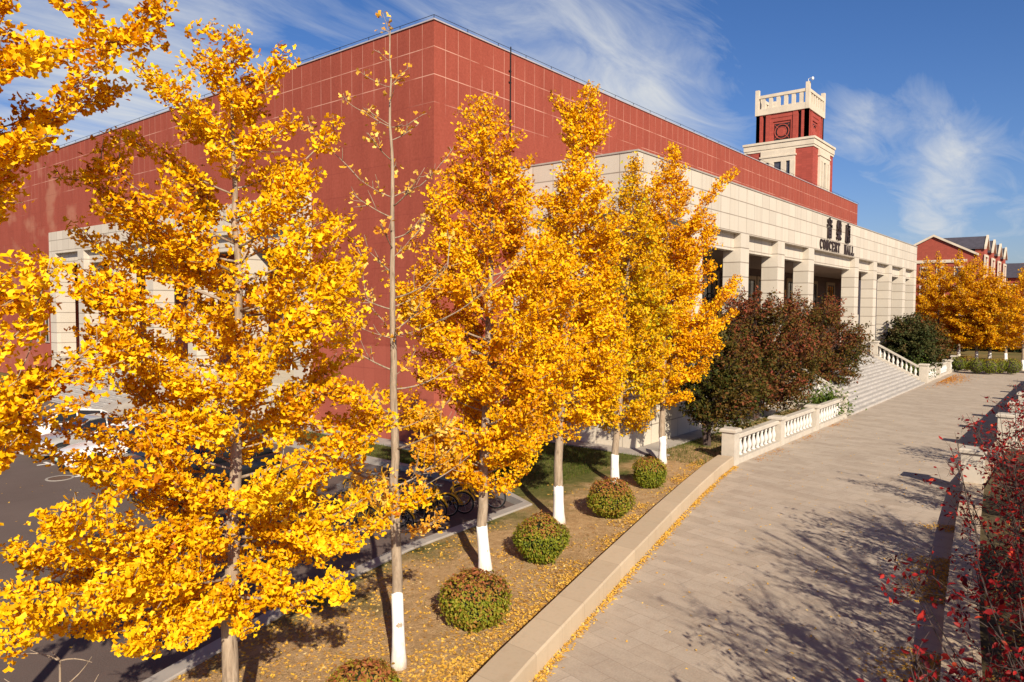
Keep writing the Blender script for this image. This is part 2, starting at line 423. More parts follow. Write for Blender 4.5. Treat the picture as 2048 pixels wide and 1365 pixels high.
# ------------------------------------------------------------------ mesh building
class MB:
    def __init__(s):
        s.v = []; s.f = []

    def box(s, x0, x1, y0, y1, z0, z1, mat=None):
        i = len(s.v)
        pts = [(x0, y0, z0), (x1, y0, z0), (x1, y1, z0), (x0, y1, z0), (x0, y0, z1), (x1, y0, z1), (x1, y1, z1), (x0, y1, z1)]
        if mat is not None: pts = [tuple(mat @ Vector(p)) for p in pts]
        s.v += pts
        for q in ((0, 3, 2, 1), (4, 5, 6, 7), (0, 1, 5, 4), (1, 2, 6, 5), (2, 3, 7, 6), (3, 0, 4, 7)):
            s.f.append(tuple(i+k for k in q))
        return s

    def bevbox(s, x0, x1, y0, y1, z0, z1, b):
        """box with chamfered upper edges"""
        i = len(s.v)
        s.v += [(x0, y0, z0), (x1, y0, z0), (x1, y1, z0), (x0, y1, z0), (x0, y0, z1-b), (x1, y0, z1-b), (x1, y1, z1-b), (x0, y1, z1-b),
                (x0+b, y0+b, z1), (x1-b, y0+b, z1), (x1-b, y1-b, z1), (x0+b, y1-b, z1)]
        for q in ((0, 3, 2, 1), (8, 9, 10, 11)): s.f.append(tuple(i+k for k in q))
        for a in range(4):
            b2 = (a+1) % 4
            s.f.append((i+a, i+b2, i+4+b2, i+4+a)); s.f.append((i+4+a, i+4+b2, i+8+b2, i+8+a))
        return s

    def prism(s, poly, axis, a0, a1):
        """extrude a 2-D polygon; axis 'x': poly is (y,z); 'y': (x,z); 'z': (x,y)"""
        n = len(poly); i = len(s.v)

        def mk(p, a):
            return {'x': (a, p[0], p[1]), 'y': (p[0], a, p[1]), 'z': (p[0], p[1], a)}[axis]
        s.v += [mk(p, a0) for p in poly] + [mk(p, a1) for p in poly]
        s.f.append(tuple(i+k for k in range(n))[::-1]); s.f.append(tuple(i+n+k for k in range(n)))
        for k in range(n):
            k2 = (k+1) % n
            s.f.append((i+k, i+k2, i+n+k2, i+n+k))
        return s

    def tube(s, pts, rad, sides=6, cap=True):
        pts = [Vector(p) for p in pts]
        n = len(pts)
        if isinstance(rad, (int, float)): rad = [rad]*n
        i = len(s.v)
        ref = None
        for k in range(n):
            d = (pts[min(k+1, n-1)]-pts[max(k-1, 0)])
            if d.length < 1e-9: d = Vector((0, 0, 1))
            d.normalize()
            if ref is None:
                ref = d.orthogonal().normalized()
            ref = (ref-d*ref.dot(d))
            if ref.length < 1e-6: ref = d.orthogonal()
            ref.normalize()
            b = d.cross(ref)
            for q in range(sides):
                a = 2*math.pi*q/sides
                s.v.append(tuple(pts[k]+(ref*math.cos(a)+b*math.sin(a))*rad[k]))
        for k in range(n-1):
            for q in range(sides):
                q2 = (q+1) % sides
                s.f.append((i+k*sides+q, i+k*sides+q2, i+(k+1)*sides+q2, i+(k+1)*sides+q))
        if cap:
            s.f.append(tuple(i+q for q in range(sides))[::-1])
            s.f.append(tuple(i+(n-1)*sides+q for q in range(sides)))
        return s

    def lathe(s, prof, sides=10, mat=None):
        """prof: list of (r,z)"""
        i = len(s.v)
        for r, z in prof:
            for q in range(sides):
                a = 2*math.pi*q/sides
                p = Vector((r*math.cos(a), r*math.sin(a), z))
                if mat is not None: p = mat @ p
                s.v.append(tuple(p))
        n = len(prof)
        for k in range(n-1):
            for q in range(sides):
                q2 = (q+1) % sides
                s.f.append((i+k*sides+q, i+k*sides+q2, i+(k+1)*sides+q2, i+(k+1)*sides+q))
        s.f.append(tuple(i+q for q in range(sides))[::-1]); s.f.append(tuple(i+(n-1)*sides+q for q in range(sides)))
        return s

    def torus(s, R, r, mat, seg=24, sides=6):
        pts = [mat @ Vector((R*math.cos(2*math.pi*k/seg), 0, R*math.sin(2*math.pi*k/seg))) for k in range(seg+1)]
        return s.tube(pts, r, sides, cap=False)

    def loft(s, secs, close=True):
        """list of equal length rings"""
        i = len(s.v); n = len(secs[0])
        for r in secs: s.v += [tuple(p) for p in r]
        for k in range(len(secs)-1):
            for q in range(n if close else n-1):
                q2 = (q+1) % n
                s.f.append((i+k*n+q, i+k*n+q2, i+(k+1)*n+q2, i+(k+1)*n+q))
        s.f.append(tuple(i+q for q in range(n))[::-1]); s.f.append(tuple(i+(len(secs)-1)*n+q for q in range(n)))
        return s

    def build(s, name, mat, parent=None, smooth=False, loc=None):
        me = bpy.data.meshes.new(name)
        me.from_pydata(s.v, [], s.f)
        if smooth:
            me.polygons.foreach_set('use_smooth', [True]*len(me.polygons))
        me.update()
        if mat is not None: me.materials.append(mat)
        o = bpy.data.objects.new(name, me)
        COL.objects.link(o)
        if parent is not None: o.parent = parent
        if loc is not None: o.location = loc
        return o


def tag(o, label=None, cat=None, group=None, kind=None):
    if label: o['label'] = label
    if cat: o['category'] = cat
    if group: o['group'] = group
    if kind: o['kind'] = kind
    return o


def empty(name, loc, label, cat, group=None, rz=0):
    o = bpy.data.objects.new(name, None)
    o.empty_display_size = 0.3
    o.location = loc; o.rotation_euler = (0, 0, rz)
    COL.objects.link(o)
    return tag(o, label, cat, group)


def copy_tree(o, parent=None):
    c = o.copy(); COL.objects.link(c)
    c.parent = parent
    for ch in list(o.children): copy_tree(ch, c)
    return c


FAN = np.array([(0, 0, 0), (-0.12, 0.24, 0.03), (-0.58, 0.50, 0.14), (-0.30, 0.82, 0.06), (0, 0.66, -0.03), (0.30, 0.82, 0.06), (0.58, 0.50, 0.14), (0.12, 0.24, 0.03)])
FAN_F = [(0, 4, 3, 2, 1), (0, 7, 6, 5, 4)]
OVAL = np.array([(0, 0, 0), (-0.21, 0.24, 0.07), (-0.25, 0.58, 0.06), (0, 1.0, -0.09), (0.25, 0.58, 0.06), (0.21, 0.24, 0.07)])
OVAL_F = [(0, 3, 2, 1), (0, 5, 4, 3)]
BLADE = np.array([(-0.05, 0, 0), (0.05, 0, 0), (0.0, 1.0, 0.25), (0.0, 0.5, 0.03)])
BLADE_F = [(0, 1, 2, 3)]


def unit(a):
    return a/np.maximum(np.linalg.norm(a, axis=1, keepdims=True), 1e-9)


def leaves(name, P, NR, UPV, size, tint, mat, parent=None, shape='fan'):
    """many small leaves as one mesh: P base, NR leaf normal, UPV direction the leaf points to"""
    T, F = {'fan': (FAN, FAN_F), 'oval': (OVAL, OVAL_F), 'blade': (BLADE, BLADE_F)}[shape]
    P = np.asarray(P); n = len(P)
    NR = unit(np.asarray(NR)); V = np.asarray(UPV)
    V = unit(V-NR*(V*NR).sum(1, keepdims=True)+1e-6)
    U = np.cross(V, NR)
    size = np.broadcast_to(np.asarray(size, float), (n,))[:, None, None]
    nv = len(T)
    co = P[:, None, :] + size*(T[None, :, 0:1]*U[:, None, :] + T[None, :, 1:2]*V[:, None, :] + T[None, :, 2:3]*NR[:, None, :])
    co = co.reshape(-1, 3)
    fa = np.array(F); nf = len(F); k = fa.shape[1]
    idx = (fa[None] + (np.arange(n)*nv)[:, None, None]).reshape(-1)
    me = bpy.data.meshes.new(name)
    me.vertices.add(len(co)); me.vertices.foreach_set('co', co.astype(np.float32).ravel())
    me.loops.add(len(idx)); me.loops.foreach_set('vertex_index', idx.astype(np.int32))
    me.polygons.add(n*nf)
    me.polygons.foreach_set('loop_start', (np.arange(n*nf)*k).astype(np.int32))
    me.polygons.foreach_set('loop_total', np.full(n*nf, k, np.int32))
    me.update(calc_edges=True)
    at = me.attributes.new('tint', 'FLOAT', 'FACE')
    at.data.foreach_set('value', np.repeat(np.clip(tint, 0, 1), nf).astype(np.float32))
    me.materials.append(mat)
    o = bpy.data.objects.new(name, me)
    COL.objects.link(o)
    if parent is not None: o.parent = parent
    return o


def sheet(name, poly, z, mat, kind='structure', thick=None):
    b = MB()
    if thick: b.prism(poly, 'z', z-thick, z)
    else:
        b.v = [(x, y, z) for x, y in poly]; b.f = [tuple(range(len(poly)))]
    o = b.build(name, mat)
    if kind: o['kind'] = kind
    return o


# ------------------------------------------------------------------ the setting: ground, path, parking lot, lawn
def ground_mats():
    # paving of the path: granite slabs with dirt and stains
    m = new_mat("granite_paving"); t = NT(m)
    p, _ = t.pos()
    rot = t.node('ShaderNodeMapping'); rot.inputs['Rotation'].default_value = (0, 0, math.radians(-78))
    t.L.new(p, rot.inputs[0])
    br = t.node('ShaderNodeTexBrick')
    br.inputs['Scale'].default_value = 1.0; br.inputs['Brick Width'].default_value = 0.9; br.inputs['Row Height'].default_value = 0.45
    br.inputs['Mortar Size'].default_value = 0.007; br.inputs['Mortar Smooth'].default_value = 0.4; br.inputs['Bias'].default_value = 0.0
    br.inputs['Color1'].default_value = (0.40, 0.335, 0.27, 1); br.inputs['Color2'].default_value = (0.50, 0.43, 0.355, 1)
    br.inputs['Mortar'].default_value = (0.27, 0.215, 0.17, 1)
    t.L.new(rot.outputs[0], br.inputs[0])
    n1 = t.noise(p, 0.35, 6, 0.65); n2 = t.noise(p, 2.2, 6, 0.7); n3 = t.noise(p, 26, 4, 0.7)
    c = t.mix(t.math('MULTIPLY', n1, 0.35), br.outputs['Color'], (0.45, 0.355, 0.265))
    c = t.mix(t.math('MULTIPLY', t.math('SUBTRACT', n2, 0.48, clamp=True), 2.0, clamp=True), c, (0.31, 0.235, 0.175))
    c = t.mix(t.math('MULTIPLY', t.math('SUBTRACT', n3, 0.42, clamp=True), 1.3, clamp=True), c, (0.24, 0.18, 0.14))
    c = t.mix(t.math('MULTIPLY', t.math('SUBTRACT', 0.42, n3, clamp=True), 2.2, clamp=True), c, (0.60, 0.50, 0.40))
    wr = t.noise(t.scale_vec(p, (0.9, 0.30, 1)), 1.6, 6, 0.7)
    c = t.mix(t.math('MULTIPLY', t.math('SUBTRACT', wr, 0.48, clamp=True), 2.0, clamp=True), c, (0.58, 0.48, 0.38))
    c = t.mix(t.math('MULTIPLY', t.math('SUBTRACT', 0.45, wr, clamp=True), 1.8, clamp=True), c, (0.28, 0.21, 0.16))
    t.principled(c, 0.78, 0, n3, 0.25, 0.01, 0.3)
    MT['path'] = m
    # asphalt of the parking lot
    m = new_mat("worn_asphalt"); t = NT(m)
    p, _ = t.pos()
    n1 = t.noise(p, 0.3, 5, 0.6); n2 = t.noise(p, 45, 4, 0.7)
    c = t.ramp(n1, [(0.25, (0.095, 0.068, 0.060)), (0.75, (0.145, 0.108, 0.095))])
    c = t.mix(t.math('MULTIPLY', t.math('SUBTRACT', n2, 0.45, clamp=True), 2.2, clamp=True), c, (0.20, 0.16, 0.14))
    t.principled(c, 0.85, 0, n2, 0.35, 0.01, 0.25)
    MT['asphalt'] = m
    # bare earth with thin grass
    m = new_mat("bare_earth"); t = NT(m)
    p, _ = t.pos()
    n1 = t.noise(p, 0.45, 6, 0.65); n2 = t.noise(p, 5, 6, 0.7); n3 = t.noise(p, 32, 4, 0.7)
    c = t.ramp(n2, [(0.25, (0.36, 0.215, 0.10)), (0.5, (0.53, 0.345, 0.17)), (0.78, (0.66, 0.47, 0.27))])
    c = t.mix(t.math('MULTIPLY', t.math('SUBTRACT', n1, 0.54, clamp=True), 3.0, clamp=True), c, (0.19, 0.12, 0.045))
    c = t.mix(t.math('MULTIPLY', t.math('SUBTRACT', n3, 0.46, clamp=True), 2.0, clamp=True), c, (0.17, 0.09, 0.035))
    sp = t.node('ShaderNodeSeparateXYZ'); t.L.new(p, sp.inputs[0])
    # greener towards the building, where the turf survives
    gy = t.math('ADD', sp.outputs[1], t.math('MULTIPLY', sp.outputs[0], -0.10))
    g = t.math('MULTIPLY', t.math('ADD', t.math('SUBTRACT', gy, -8.9), t.math('MULTIPLY', t.math('SUBTRACT', n1, 0.5), 6)), 0.7, clamp=True)
    gc = t.ramp(n2, [(0.3, (0.05, 0.075, 0.015)), (0.7, (0.13, 0.14, 0.03))])
    c = t.mix(t.math('MULTIPLY', g, 0.9), c, gc)
    t.principled(c, 0.95, 0, t.math('ADD', n3, n2), 0.9, 0.06, 0.1)
    MT['earth'] = m
    m = new_mat("far_ground"); t = NT(m)
    p, _ = t.pos()
    n1 = t.noise(p, 0.2, 6, 0.6); n2 = t.noise(p, 4, 5, 0.7)
    c = t.ramp(n1, [(0.3, (0.11, 0.10, 0.03)), (0.6, (0.23, 0.16, 0.06)), (0.8, (0.16, 0.15, 0.05))])
    c = t.mix(t.math('MULTIPLY', n2, 0.4), c, (0.09, 0.08, 0.03))
    t.principled(c, 0.95, 0, n2, 0.4, 0.03, 0.1)
    MT['farground'] = m


ground_mats()
GZ = -0.03
sheet("ground", [(-700, -700), (900, -700), (900, 900), (-700, 900)], GZ, MT['farground'])

KERB_OUT = [(-36, -22.6), (-26, -18.6), (-20, -16.55), (-14.8, -14.98), (-11.98, -14.24), (-7.4, -13.17), (-2.57, -12.09), (0.6, -11.42), (3.4, -10.87), (5.4, -10.56)]


def offset(pl, w):
    out = []
    for i, p in enumerate(pl):
        a = Vector(pl[max(i-1, 0)]); b = Vector(pl[min(i+1, len(pl)-1)])
        d = (b-a).normalized(); n = Vector((-d.y, d.x))
        out.append((p[0]+n.x*w, p[1]+n.y*w))
    return out


def strip(mb, pl, w, z0, z1, bev=0.0):
    """solid kerb along a polyline, its body to the left of the line"""
    a = pl; b = offset(pl, w)
    a2 = offset(pl, bev); b2 = offset(pl, w-bev)
    secs = []
    for k in range(len(pl)):
        if bev > 0:
            secs.append([(*a[k], z0), (*a[k], z1-bev), (*a2[k], z1), (*b2[k], z1), (*b[k], z1-bev), (*b[k], z0)])
        else:
            secs.append([(*a[k], z0), (*a[k], z1), (*b[k], z1), (*b[k], z0)])
    mb.loft(secs)


KERB_IN = offset(KERB_OUT, 0.62)
WALL_R = [(-40, -25.5), (-30, -23.6), (-22, -21.95), (-14, -20.35), (-9.3, -19.5), (-5.6, -19.04), (-1.3, -18.58), (2.0, -18.25), (6.6, -17.85)]
path_poly = KERB_OUT + [(5.4, -10.4), (64.5, -10.4), (66, -12), (60.5, -18), (60.5, -60), (16, -60), (16, -17.9), (6.6, -17.9)] + WALL_R[::-1][1:]
sheet("path", path_poly, 0.0, MT['path'])
lot_poly = [(-60, -26), (-32, -15.2), (-22, -11.65), (-15.93, -9.76), (-12.48, -8.73), (-9.24, -8.14), (-4.19, -7.96), (-3.53, -5.99), (-2.9, -5.9), (-2.9, 70), (-90, 70), (-90, -26)]
sheet("parking_lot", lot_poly, 0.0, MT['asphalt'])
LOT_EDGE = [(-32, -15.2), (-22, -11.65), (-15.93, -9.76), (-12.48, -8.73), (-9.24, -8.14), (-4.19, -7.96)]
kb = MB()
strip(kb, offset(LOT_EDGE, -0.34), 0.34, -0.02, 0.20, 0.02)
kb.loft([[(-4.19, -8.29, -0.02), (-4.19, -8.29, 0.2), (-4.19, -7.96, 0.2), (-4.19, -7.96, -0.02)], [(-3.05, -5.9, -0.02), (-3.05, -5.9, 0.2), (-3.4, -5.9, 0.2), (-3.4, -5.9, -0.02)]])
kb.loft([[(-3.2, -5.9, -0.02), (-3.2, -5.9, 0.2), (-2.9, -5.9, 0.2), (-2.9, -5.9, -0.02)], [(-3.2, 18.4, -0.02), (-3.2, 18.4, 0.2), (-2.9, 18.4, 0.2), (-2.9, 18.4, -0.02)]])
kerb = kb.build("kerb", MT['concrete']); tag(kerb, kind='structure')
lawn_poly = offset(KERB_OUT, 0.5)[:-1] + [(5.6, -10.1), (22.2, -10.1), (22.2, -6.5), (5.1, -6.5), (5.1, 0), (0, 0), (0, 18.4), (-2.95, 18.4), (-2.95, -5.95), (-3.2, -5.95), (-4.19, -8.2)] + offset(LOT_EDGE, -0.2)[::-1][1:]
sheet("lawn", lawn_poly, 0.15, MT['earth'], thick=0.2)
sheet("far_lawn", [(46.2, -10.1), (140, -10.1), (140, -7.0), (63.2, -7.0), (63.2, -6.5), (46.2, -6.5)], 0.15, MT['farground'], thick=0.2)
fl = MB(); fl.prism([(65.0, -10.1), (66.3, -12.2), (61, -17.9), (61, -55), (190, -55), (190, -10.1)], 'z', -0.1, 0.12)
tag(fl.build("far_garden", MT['farground']), kind='structure')
fk = MB(); strip(fk, [(60.4, -55), (60.4, -18), (65.9, -12), (64.4, -10.5)], 0.25, -0.02, 0.16)
tag(fk.build("far_kerb", MT['concrete']), kind='structure')
gd = MB(); gd.prism([(6.7, -18.4)] + offset(WALL_R, -0.3)[::-1] + [(-40, -60), (15.5, -60), (15.5, -18.4)], 'z', -0.1, 0.18)
tag(gd.build("garden_bed", simple_mat("garden_soil", (0.10, 0.075, 0.035), 0.95, 0.3, 2.5, local=False)), kind='structure')

# paved apron round the hall
ap = MB()
ap.box(-0.95, 0.0, -0.95, 18.4, 0.0, 0.19); ap.box(0.0, 5.1, -0.95, 0.0, 0.0, 0.193); ap.box(4.15, 5.1, -7.4, -0.95, 0.0, 0.19); ap.box(5.1, 22.3, -7.4, -6.45, 0.0, 0.193)
tag(ap.build("pavement", MT['concrete']), kind='structure')

# low sand-coloured wall along the left side of the path
wb = MB(); strip(wb, KERB_OUT, 0.62, -0.02, 0.38, 0.03)
tag(wb.build("low_wall", MT['wallslab']), "long low sand-coloured stone wall curving between bare earth and path", "wall")

# parking bay marks and manhole
mk = MB()
for y in (15.6, 12.4, 9.37, 6.36, 3.45, 0.43, -2.5):
    mk.box(-11.35, -10.55, y-0.06, y+0.06, 0.004, 0.008); mk.box(-11.02, -10.90, y-0.42, y-0.062, 0.004, 0.008); mk.box(-11.02, -10.90, y+0.062, y+0.42, 0.004, 0.008)
tag(mk.build("parking_marking", simple_mat("road_paint", (0.74, 0.72, 0.68), 0.7, 0.15, 6)), kind='structure')
mh = empty("manhole_cover", (-11.57, 6.52, 0.0), "round iron manhole cover in the asphalt in front of the parked cars", "manhole cover")
b = MB(); b.lathe([(0.44, 0.002), (0.44, 0.014), (0.36, 0.014), (0.36, 0.003)], 28); b.build("rim", MT['concrete'], mh)
b = MB(); b.lathe([(0.35, 0.002), (0.35, 0.012), (0.02, 0.013)], 28)
for k in range(-3, 4): b.box(-0.22, 0.22, k*0.08-0.02, k*0.08+0.02, 0.0125, 0.018)
b.build("lid", simple_mat("rusty_iron", (0.12, 0.075, 0.055), 0.8, 0.2, 8), mh)


# ------------------------------------------------------------------ concert hall
HALL = empty("concert_hall", (0, 0, 0), "red rendered concert hall with beige colonnade and black lettering", "concert hall")
H = 17.455
LX = 65.7
LPY0, LPY1, LPZ = 8.2, 40.8, 11.36
b = MB()
b.box(0, LX, 0, 0.4, 2.1, H)                         # front, from the porch floor up
b.box(0, 5.12, 0.0, 0.4, 0.0, 2.1)
b.box(0, 0.4, 0.4, LPY0, 0.0, H)
b.box(0, 0.4, LPY0, LPY1, LPZ, H)
b.box(0, 0.4, LPY1, 75, 0.0, H)
b.box(4.6, 4.9, LPY0, LPY1, 2.1, 9.6)                # back wall of the loggia
b.box(0.4, 4.6, LPY0-0.3, LPY0, 2.1, 9.6); b.box(0.4, 4.6, LPY1, LPY1+0.3, 2.1, 9.6)
b.box(LX-0.4, LX, 0.4, 75, 0.0, H)
b.build("red_wall", MT['red'], HALL)
b = MB(); b.box(0.4, LX-0.4, 0.4, 75, H-0.7, H-0.5); b.build("roof", MT['concrete'], HALL)
b = MB(); b.box(-0.05, LX+0.05, -0.05, 0.45, H, H+0.05); b.box(-0.05, 0.45, 0.45, 75, H, H+0.05); b.box(LX-0.45, LX+0.05, 0.45, 75, H, H+0.05)
b.build("coping", simple_mat("zinc_coping", (0.42, 0.38, 0.40), 0.6, 0.1, 3), HALL)
b = MB()
zc = H+0.20
b.tube([(-0.0, 75, zc), (0, 0, zc), (LX, 0, zc)], 0.014, 4)
for k in range(0, 34): b.tube([(k*2.0, 0.0, H+0.05), (k*2.0, 0.0, zc)], 0.014, 4)
for k in range(1, 37): b.tube([(0.0, k*2.0, H+0.05), (0.0, k*2.0, zc)], 0.014, 4)
b.build("lightning_conductor", MT['dark'], HALL)
b = MB(); b.tube([(4.8, -0.06, H+0.25), (4.8, -0.06, 12.2), (4.83, -0.06, 10.2), (4.8, -0.06, 2.0)], 0.03, 5)
for z in (16.6, 16.1, 14.6, 13.2, 11.8): b.box(4.72, 4.88, -0.055, 0.0, z, z+0.05)
b.build("down_conductor", MT['dark'], HALL)

# portico
PX0, PX1, PY = 5.12, 63.0, -6.44
FZ = 2.1
b = MB(); b.box(PX0, 22.5, PY, -0.002, 0.0, FZ-0.14); b.box(44.65, PX1, PY, -0.002, 0.0, FZ-0.14); b.box(22.5, 44.65, PY, -0.002, 0.0, FZ-0.14)
b.build("plinth", MT['plinth'], HALL)
b = MB(); b.box(PX0-0.06, PX1+0.06, PY-0.06, -0.004, FZ-0.14, FZ); b.build("porch_floor", MT['step'], HALL)
COLS = [6.30, 11.45, 17.25, 22.90, 28.65, 40.10, 46.05, 51.8, 57.75, 63.0]
CW = 1.16
b = MB(); b.box(PX0, PX1, PY, PY+0.8, 9.88, 12.29); b.box(PX0, PX0+0.8, PY+0.8, 0.0, 9.88, 12.29); b.box(PX1-0.8, PX1, PY+0.8, 0.0, 9.88, 12.29)
b.build("fascia", MT['stone'], HALL)
b = MB(); b.box(PX0-0.04, PX1+0.04, PY-0.04, -0.01, 12.29, 12.36); b.build("portico_roof", MT['concrete'], HALL)
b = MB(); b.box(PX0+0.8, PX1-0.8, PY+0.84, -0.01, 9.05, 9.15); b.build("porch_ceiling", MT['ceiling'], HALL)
for xr in COLS:
    b = MB(); b.box(xr-CW, xr, PY, PY+0.95, FZ, 9.88)
    b.build("column", MT['column'], HALL)
for x0, x1 in ((PX0, PX0+0.95), (PX1-0.95, PX1)):
    for y0, y1 in ((-4.1, -3.05), (-1.05, 0.0)):
        b = MB(); b.box(x0, x1, y0, y1, FZ, 9.88); b.build("column", MT['column'], HALL)
for k in range(len(COLS)-1):
    b = MB(); b.box(COLS[k], COLS[k+1]-CW, PY+0.38, PY+0.84, 9.0, 9.88); b.build("beam", MT['stone'], HALL)
for x0, x1 in ((PX0+0.38, PX0+0.79), (PX1-0.79, PX1-0.38)):
    for y0, y1 in ((PY+0.95, -4.1), (-3.05, -1.05)):
        b = MB(); b.box(x0, x1, y0, y1, 9.0, 9.88); b.build("beam", MT['stone'], HALL)

# windows and doors at the back of the porch
b = MB(); b.box(PX0+0.8, PX1-0.8, -0.035, -0.002, FZ, 9.04); b.build("porch_shade_sheet", simple_mat("porch_shade_dark", (0.055, 0.022, 0.014), 0.6, 0.2, 1.5), HALL)  # dark sheet over the red back wall, porch shade put into its colour
MT['surround'] = simple_mat("window_surround_stone", (0.26, 0.18, 0.11), 0.8, 0.1, 2)


def porch_window(cx, w, z0, z1, door=False, y=0.0, mat=None):
    y -= 0.036
    o = MB(); o.box(cx-w/2-0.28, cx-w/2, y-0.10, y-0.002, z0, z1+0.28); o.box(cx+w/2, cx+w/2+0.28, y-0.10, y-0.002, z0, z1+0.28); o.box(cx-w/2, cx+w/2, y-0.10, y-0.002, z1, z1+0.28)
    win = o.build("door_surround" if door else "window", MT['surround'], HALL)
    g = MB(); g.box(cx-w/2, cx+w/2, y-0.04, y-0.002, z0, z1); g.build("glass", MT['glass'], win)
    f = MB(); n = max(2, int(w/0.75))
    for k in range(n+1):
        x = cx-w/2+0.04+(w-0.08)*k/n; f.box(x-0.04, x+0.04, y-0.075, y-0.042, z0, z1)
    for z in ([z0+0.05, z0+2.7, z0+4.4, z1-0.06] if door else [z0+0.05, z0+1.6, z0+3.4, z1-0.06]):
        f.box(cx-w/2, cx+w/2, y-0.072, y-0.043, z-0.05, z+0.05)
    f.build("mullion", MT['wood'] if door else MT['dark'], win)
    if not door:
        r = MB()
        for R in (w*0.22, w*0.36):
            r.torus(R, 0.035, Matrix.Translation((cx, y-0.10, z0+(z1-z0)*0.62)), 26, 5)
        r.build("ring_ornament", MT['dark'], win)
    return win


for k in range(len(COLS)-1):
    cx = (COLS[k]+COLS[k+1]-CW)/2
    w = COLS[k+1]-CW-COLS[k]
    if k == 4:
        for q in (-3.4, 0, 3.4): porch_window(cx+q, 2.6, FZ, 8.2, True)
    else:
        porch_window(cx+1.6, 2.3, FZ+0.6, 8.3)

# lettering: three brush-written characters and two words
zh = None


def text_part(ch, x, z, size, sx):
    cu = bpy.data.curves.new("sign_character", 'FONT')
    cu.body = ch; cu.size = size; cu.extrude = 0.05; cu.offset = 0.045
    cu.align_x = 'CENTER'
    tmp = bpy.data.objects.new("sign_character_text", cu)
    COL.objects.link(tmp)
    me = bpy.data.meshes.new_from_object(tmp.evaluated_get(bpy.context.evaluated_depsgraph_get()))
    bpy.data.objects.remove(tmp)
    me.name = "sign_character"
    me.materials.clear(); me.materials.append(MT['bronze'])
    o = bpy.data.objects.new("sign_character", me)
    COL.objects.link(o); o.parent = HALL
    o.location = (x, PY-0.07, z); o.rotation_euler = (math.pi/2, 0, 0); o.scale = (sx, 1, 1)
    return o


text_part("音", 31.75, 10.98, 1.42, 0.78)
text_part("樂", 34.05, 10.98, 1.42, 0.78)
text_part("廳", 36.40, 10.98, 1.42, 0.78)


def letter_polys(ch, w, h):
    """serif capitals from thick and thin strokes, as lists of polygons in (x,z)"""
    T, t, s = 0.17, 0.07, 0.055
    R = lambda x0, x1, z0, z1: [(x0, z0), (x1, z0), (x1, z1), (x0, z1)]
    serif = lambda x, z: R(x-0.13, x+0.13, z, z+s)

    def arc(cx, cz, rx, rz, a0, a1, n=14):
        P = []
        for k in range(n):
            A0 = math.radians(a0+(a1-a0)*k/n); A1 = math.radians(a0+(a1-a0)*(k+1)/n)
            def pt(A, o):
                th = t+(T-t)*abs(math.cos(A))
                return (cx+(rx-(0 if o else th))*math.cos(A), cz+(rz-(0 if o else th*0.7))*math.sin(A))
            P.append([pt(A0, 1), pt(A1, 1), pt(A1, 0), pt(A0, 0)])
        return P
    L = {}
    if ch == 'C': L = arc(w/2, h/2, w/2, h/2, 48, 312) + [R(w-0.12, w-0.03, h*0.66, h*0.92)]
    if ch == 'O': L = arc(w/2, h/2, w/2, h/2, 0, 360, 20)
    if ch == 'N': L = [R(0.08, 0.08+t, 0, h), R(w-0.15, w-0.15+t, 0, h), [(0.08, h), (0.08+T, h), (w-0.08, 0), (w-0.08-T, 0)], serif(0.11, 0), serif(w-0.11, h-s)]
    if ch == 'E': L = [R(0.07, 0.07+T, 0, h), R(0.0, w, 0, s), R(0.0, w, h-s, h), R(0.07+T, w-0.12, h/2-s/2, h/2+s/2), R(w-t, w, s, h*0.28), R(w-t, w, h*0.72, h-s), R(w-0.16, w-0.10, h*0.38, h*0.62)]
    if ch == 'R': L = [R(0.07, 0.07+T, 0, h), R(0, 0.3, 0, s), R(0, w*0.6, h-s, h), R(0.2, w*0.6, h*0.47, h*0.47+s)] + arc(w*0.55, h*0.735, w*0.36, h*0.265, -90, 90, 9) + [[(w*0.45, h*0.5), (w*0.45+T, h*0.5), (w+0.02, 0), (w-T, 0)]]
    if ch == 'T': L = [R(w/2-T/2, w/2+T/2, 0, h), R(0, w, h-s, h), R(0, t*0.8, h*0.72, h-s), R(w-t*0.8, w, h*0.72, h-s), serif(w/2, 0)]
    if ch == 'H': L = [R(0.05, 0.05+T, 0, h), R(w-0.05-T, w-0.05, 0, h), R(0.05+T, w-0.05-T, h/2-s/2, h/2+s/2), serif(0.13, 0), serif(0.13, h-s), serif(w-0.13, 0), serif(w-0.13, h-s)]
    if ch == 'A': L = [[(0.02, 0), (0.02+t, 0), (w/2+0.02, h), (w/2-0.06, h)], [(w-0.02-T, 0), (w-0.02, 0), (w/2+0.06, h), (w/2-0.06, h)], R(w*0.25, w*0.7, h*0.3, h*0.3+s), serif(0.06, 0), serif(w-0.11, 0)]
    if ch == 'L': L = [R(0.07, 0.07+T, 0, h), R(0, w, 0, s), serif(0.15, h-s), R(w-t, w, s, h*0.3)]
    return L


LZ = 9.99
x = 29.72
for word, gap in (("CONCERT", 1.05), ("HALL", 0)):
    for ch in word:
        w, h = 0.60, 0.68
        if ch == ' ': continue
        b = MB()
        for i, poly in enumerate(letter_polys(ch, w, h)):
            poly = [(x+p[0], LZ+p[1]) for p in poly]
            b.prism(poly, 'y', PY-0.06-0.001*i, PY-0.002)
        b.build("sign_letter", MT['bronze'], HALL)
        x += w+0.10
    x += gap

# front steps with their sloping flanks
b = MB()
for k in range(14):
    y0 = -10.5+k*0.29
    b.box(22.5, 44.65, y0, y0+0.29, 0.0, (k+1)*0.15-0.035)
    b.box(22.5, 44.65, y0-0.03, y0+0.29-(0.03 if k < 13 else 0.07), (k+1)*0.15-0.035, (k+1)*0.15)
b.build("front_steps", MT['step'], HALL)

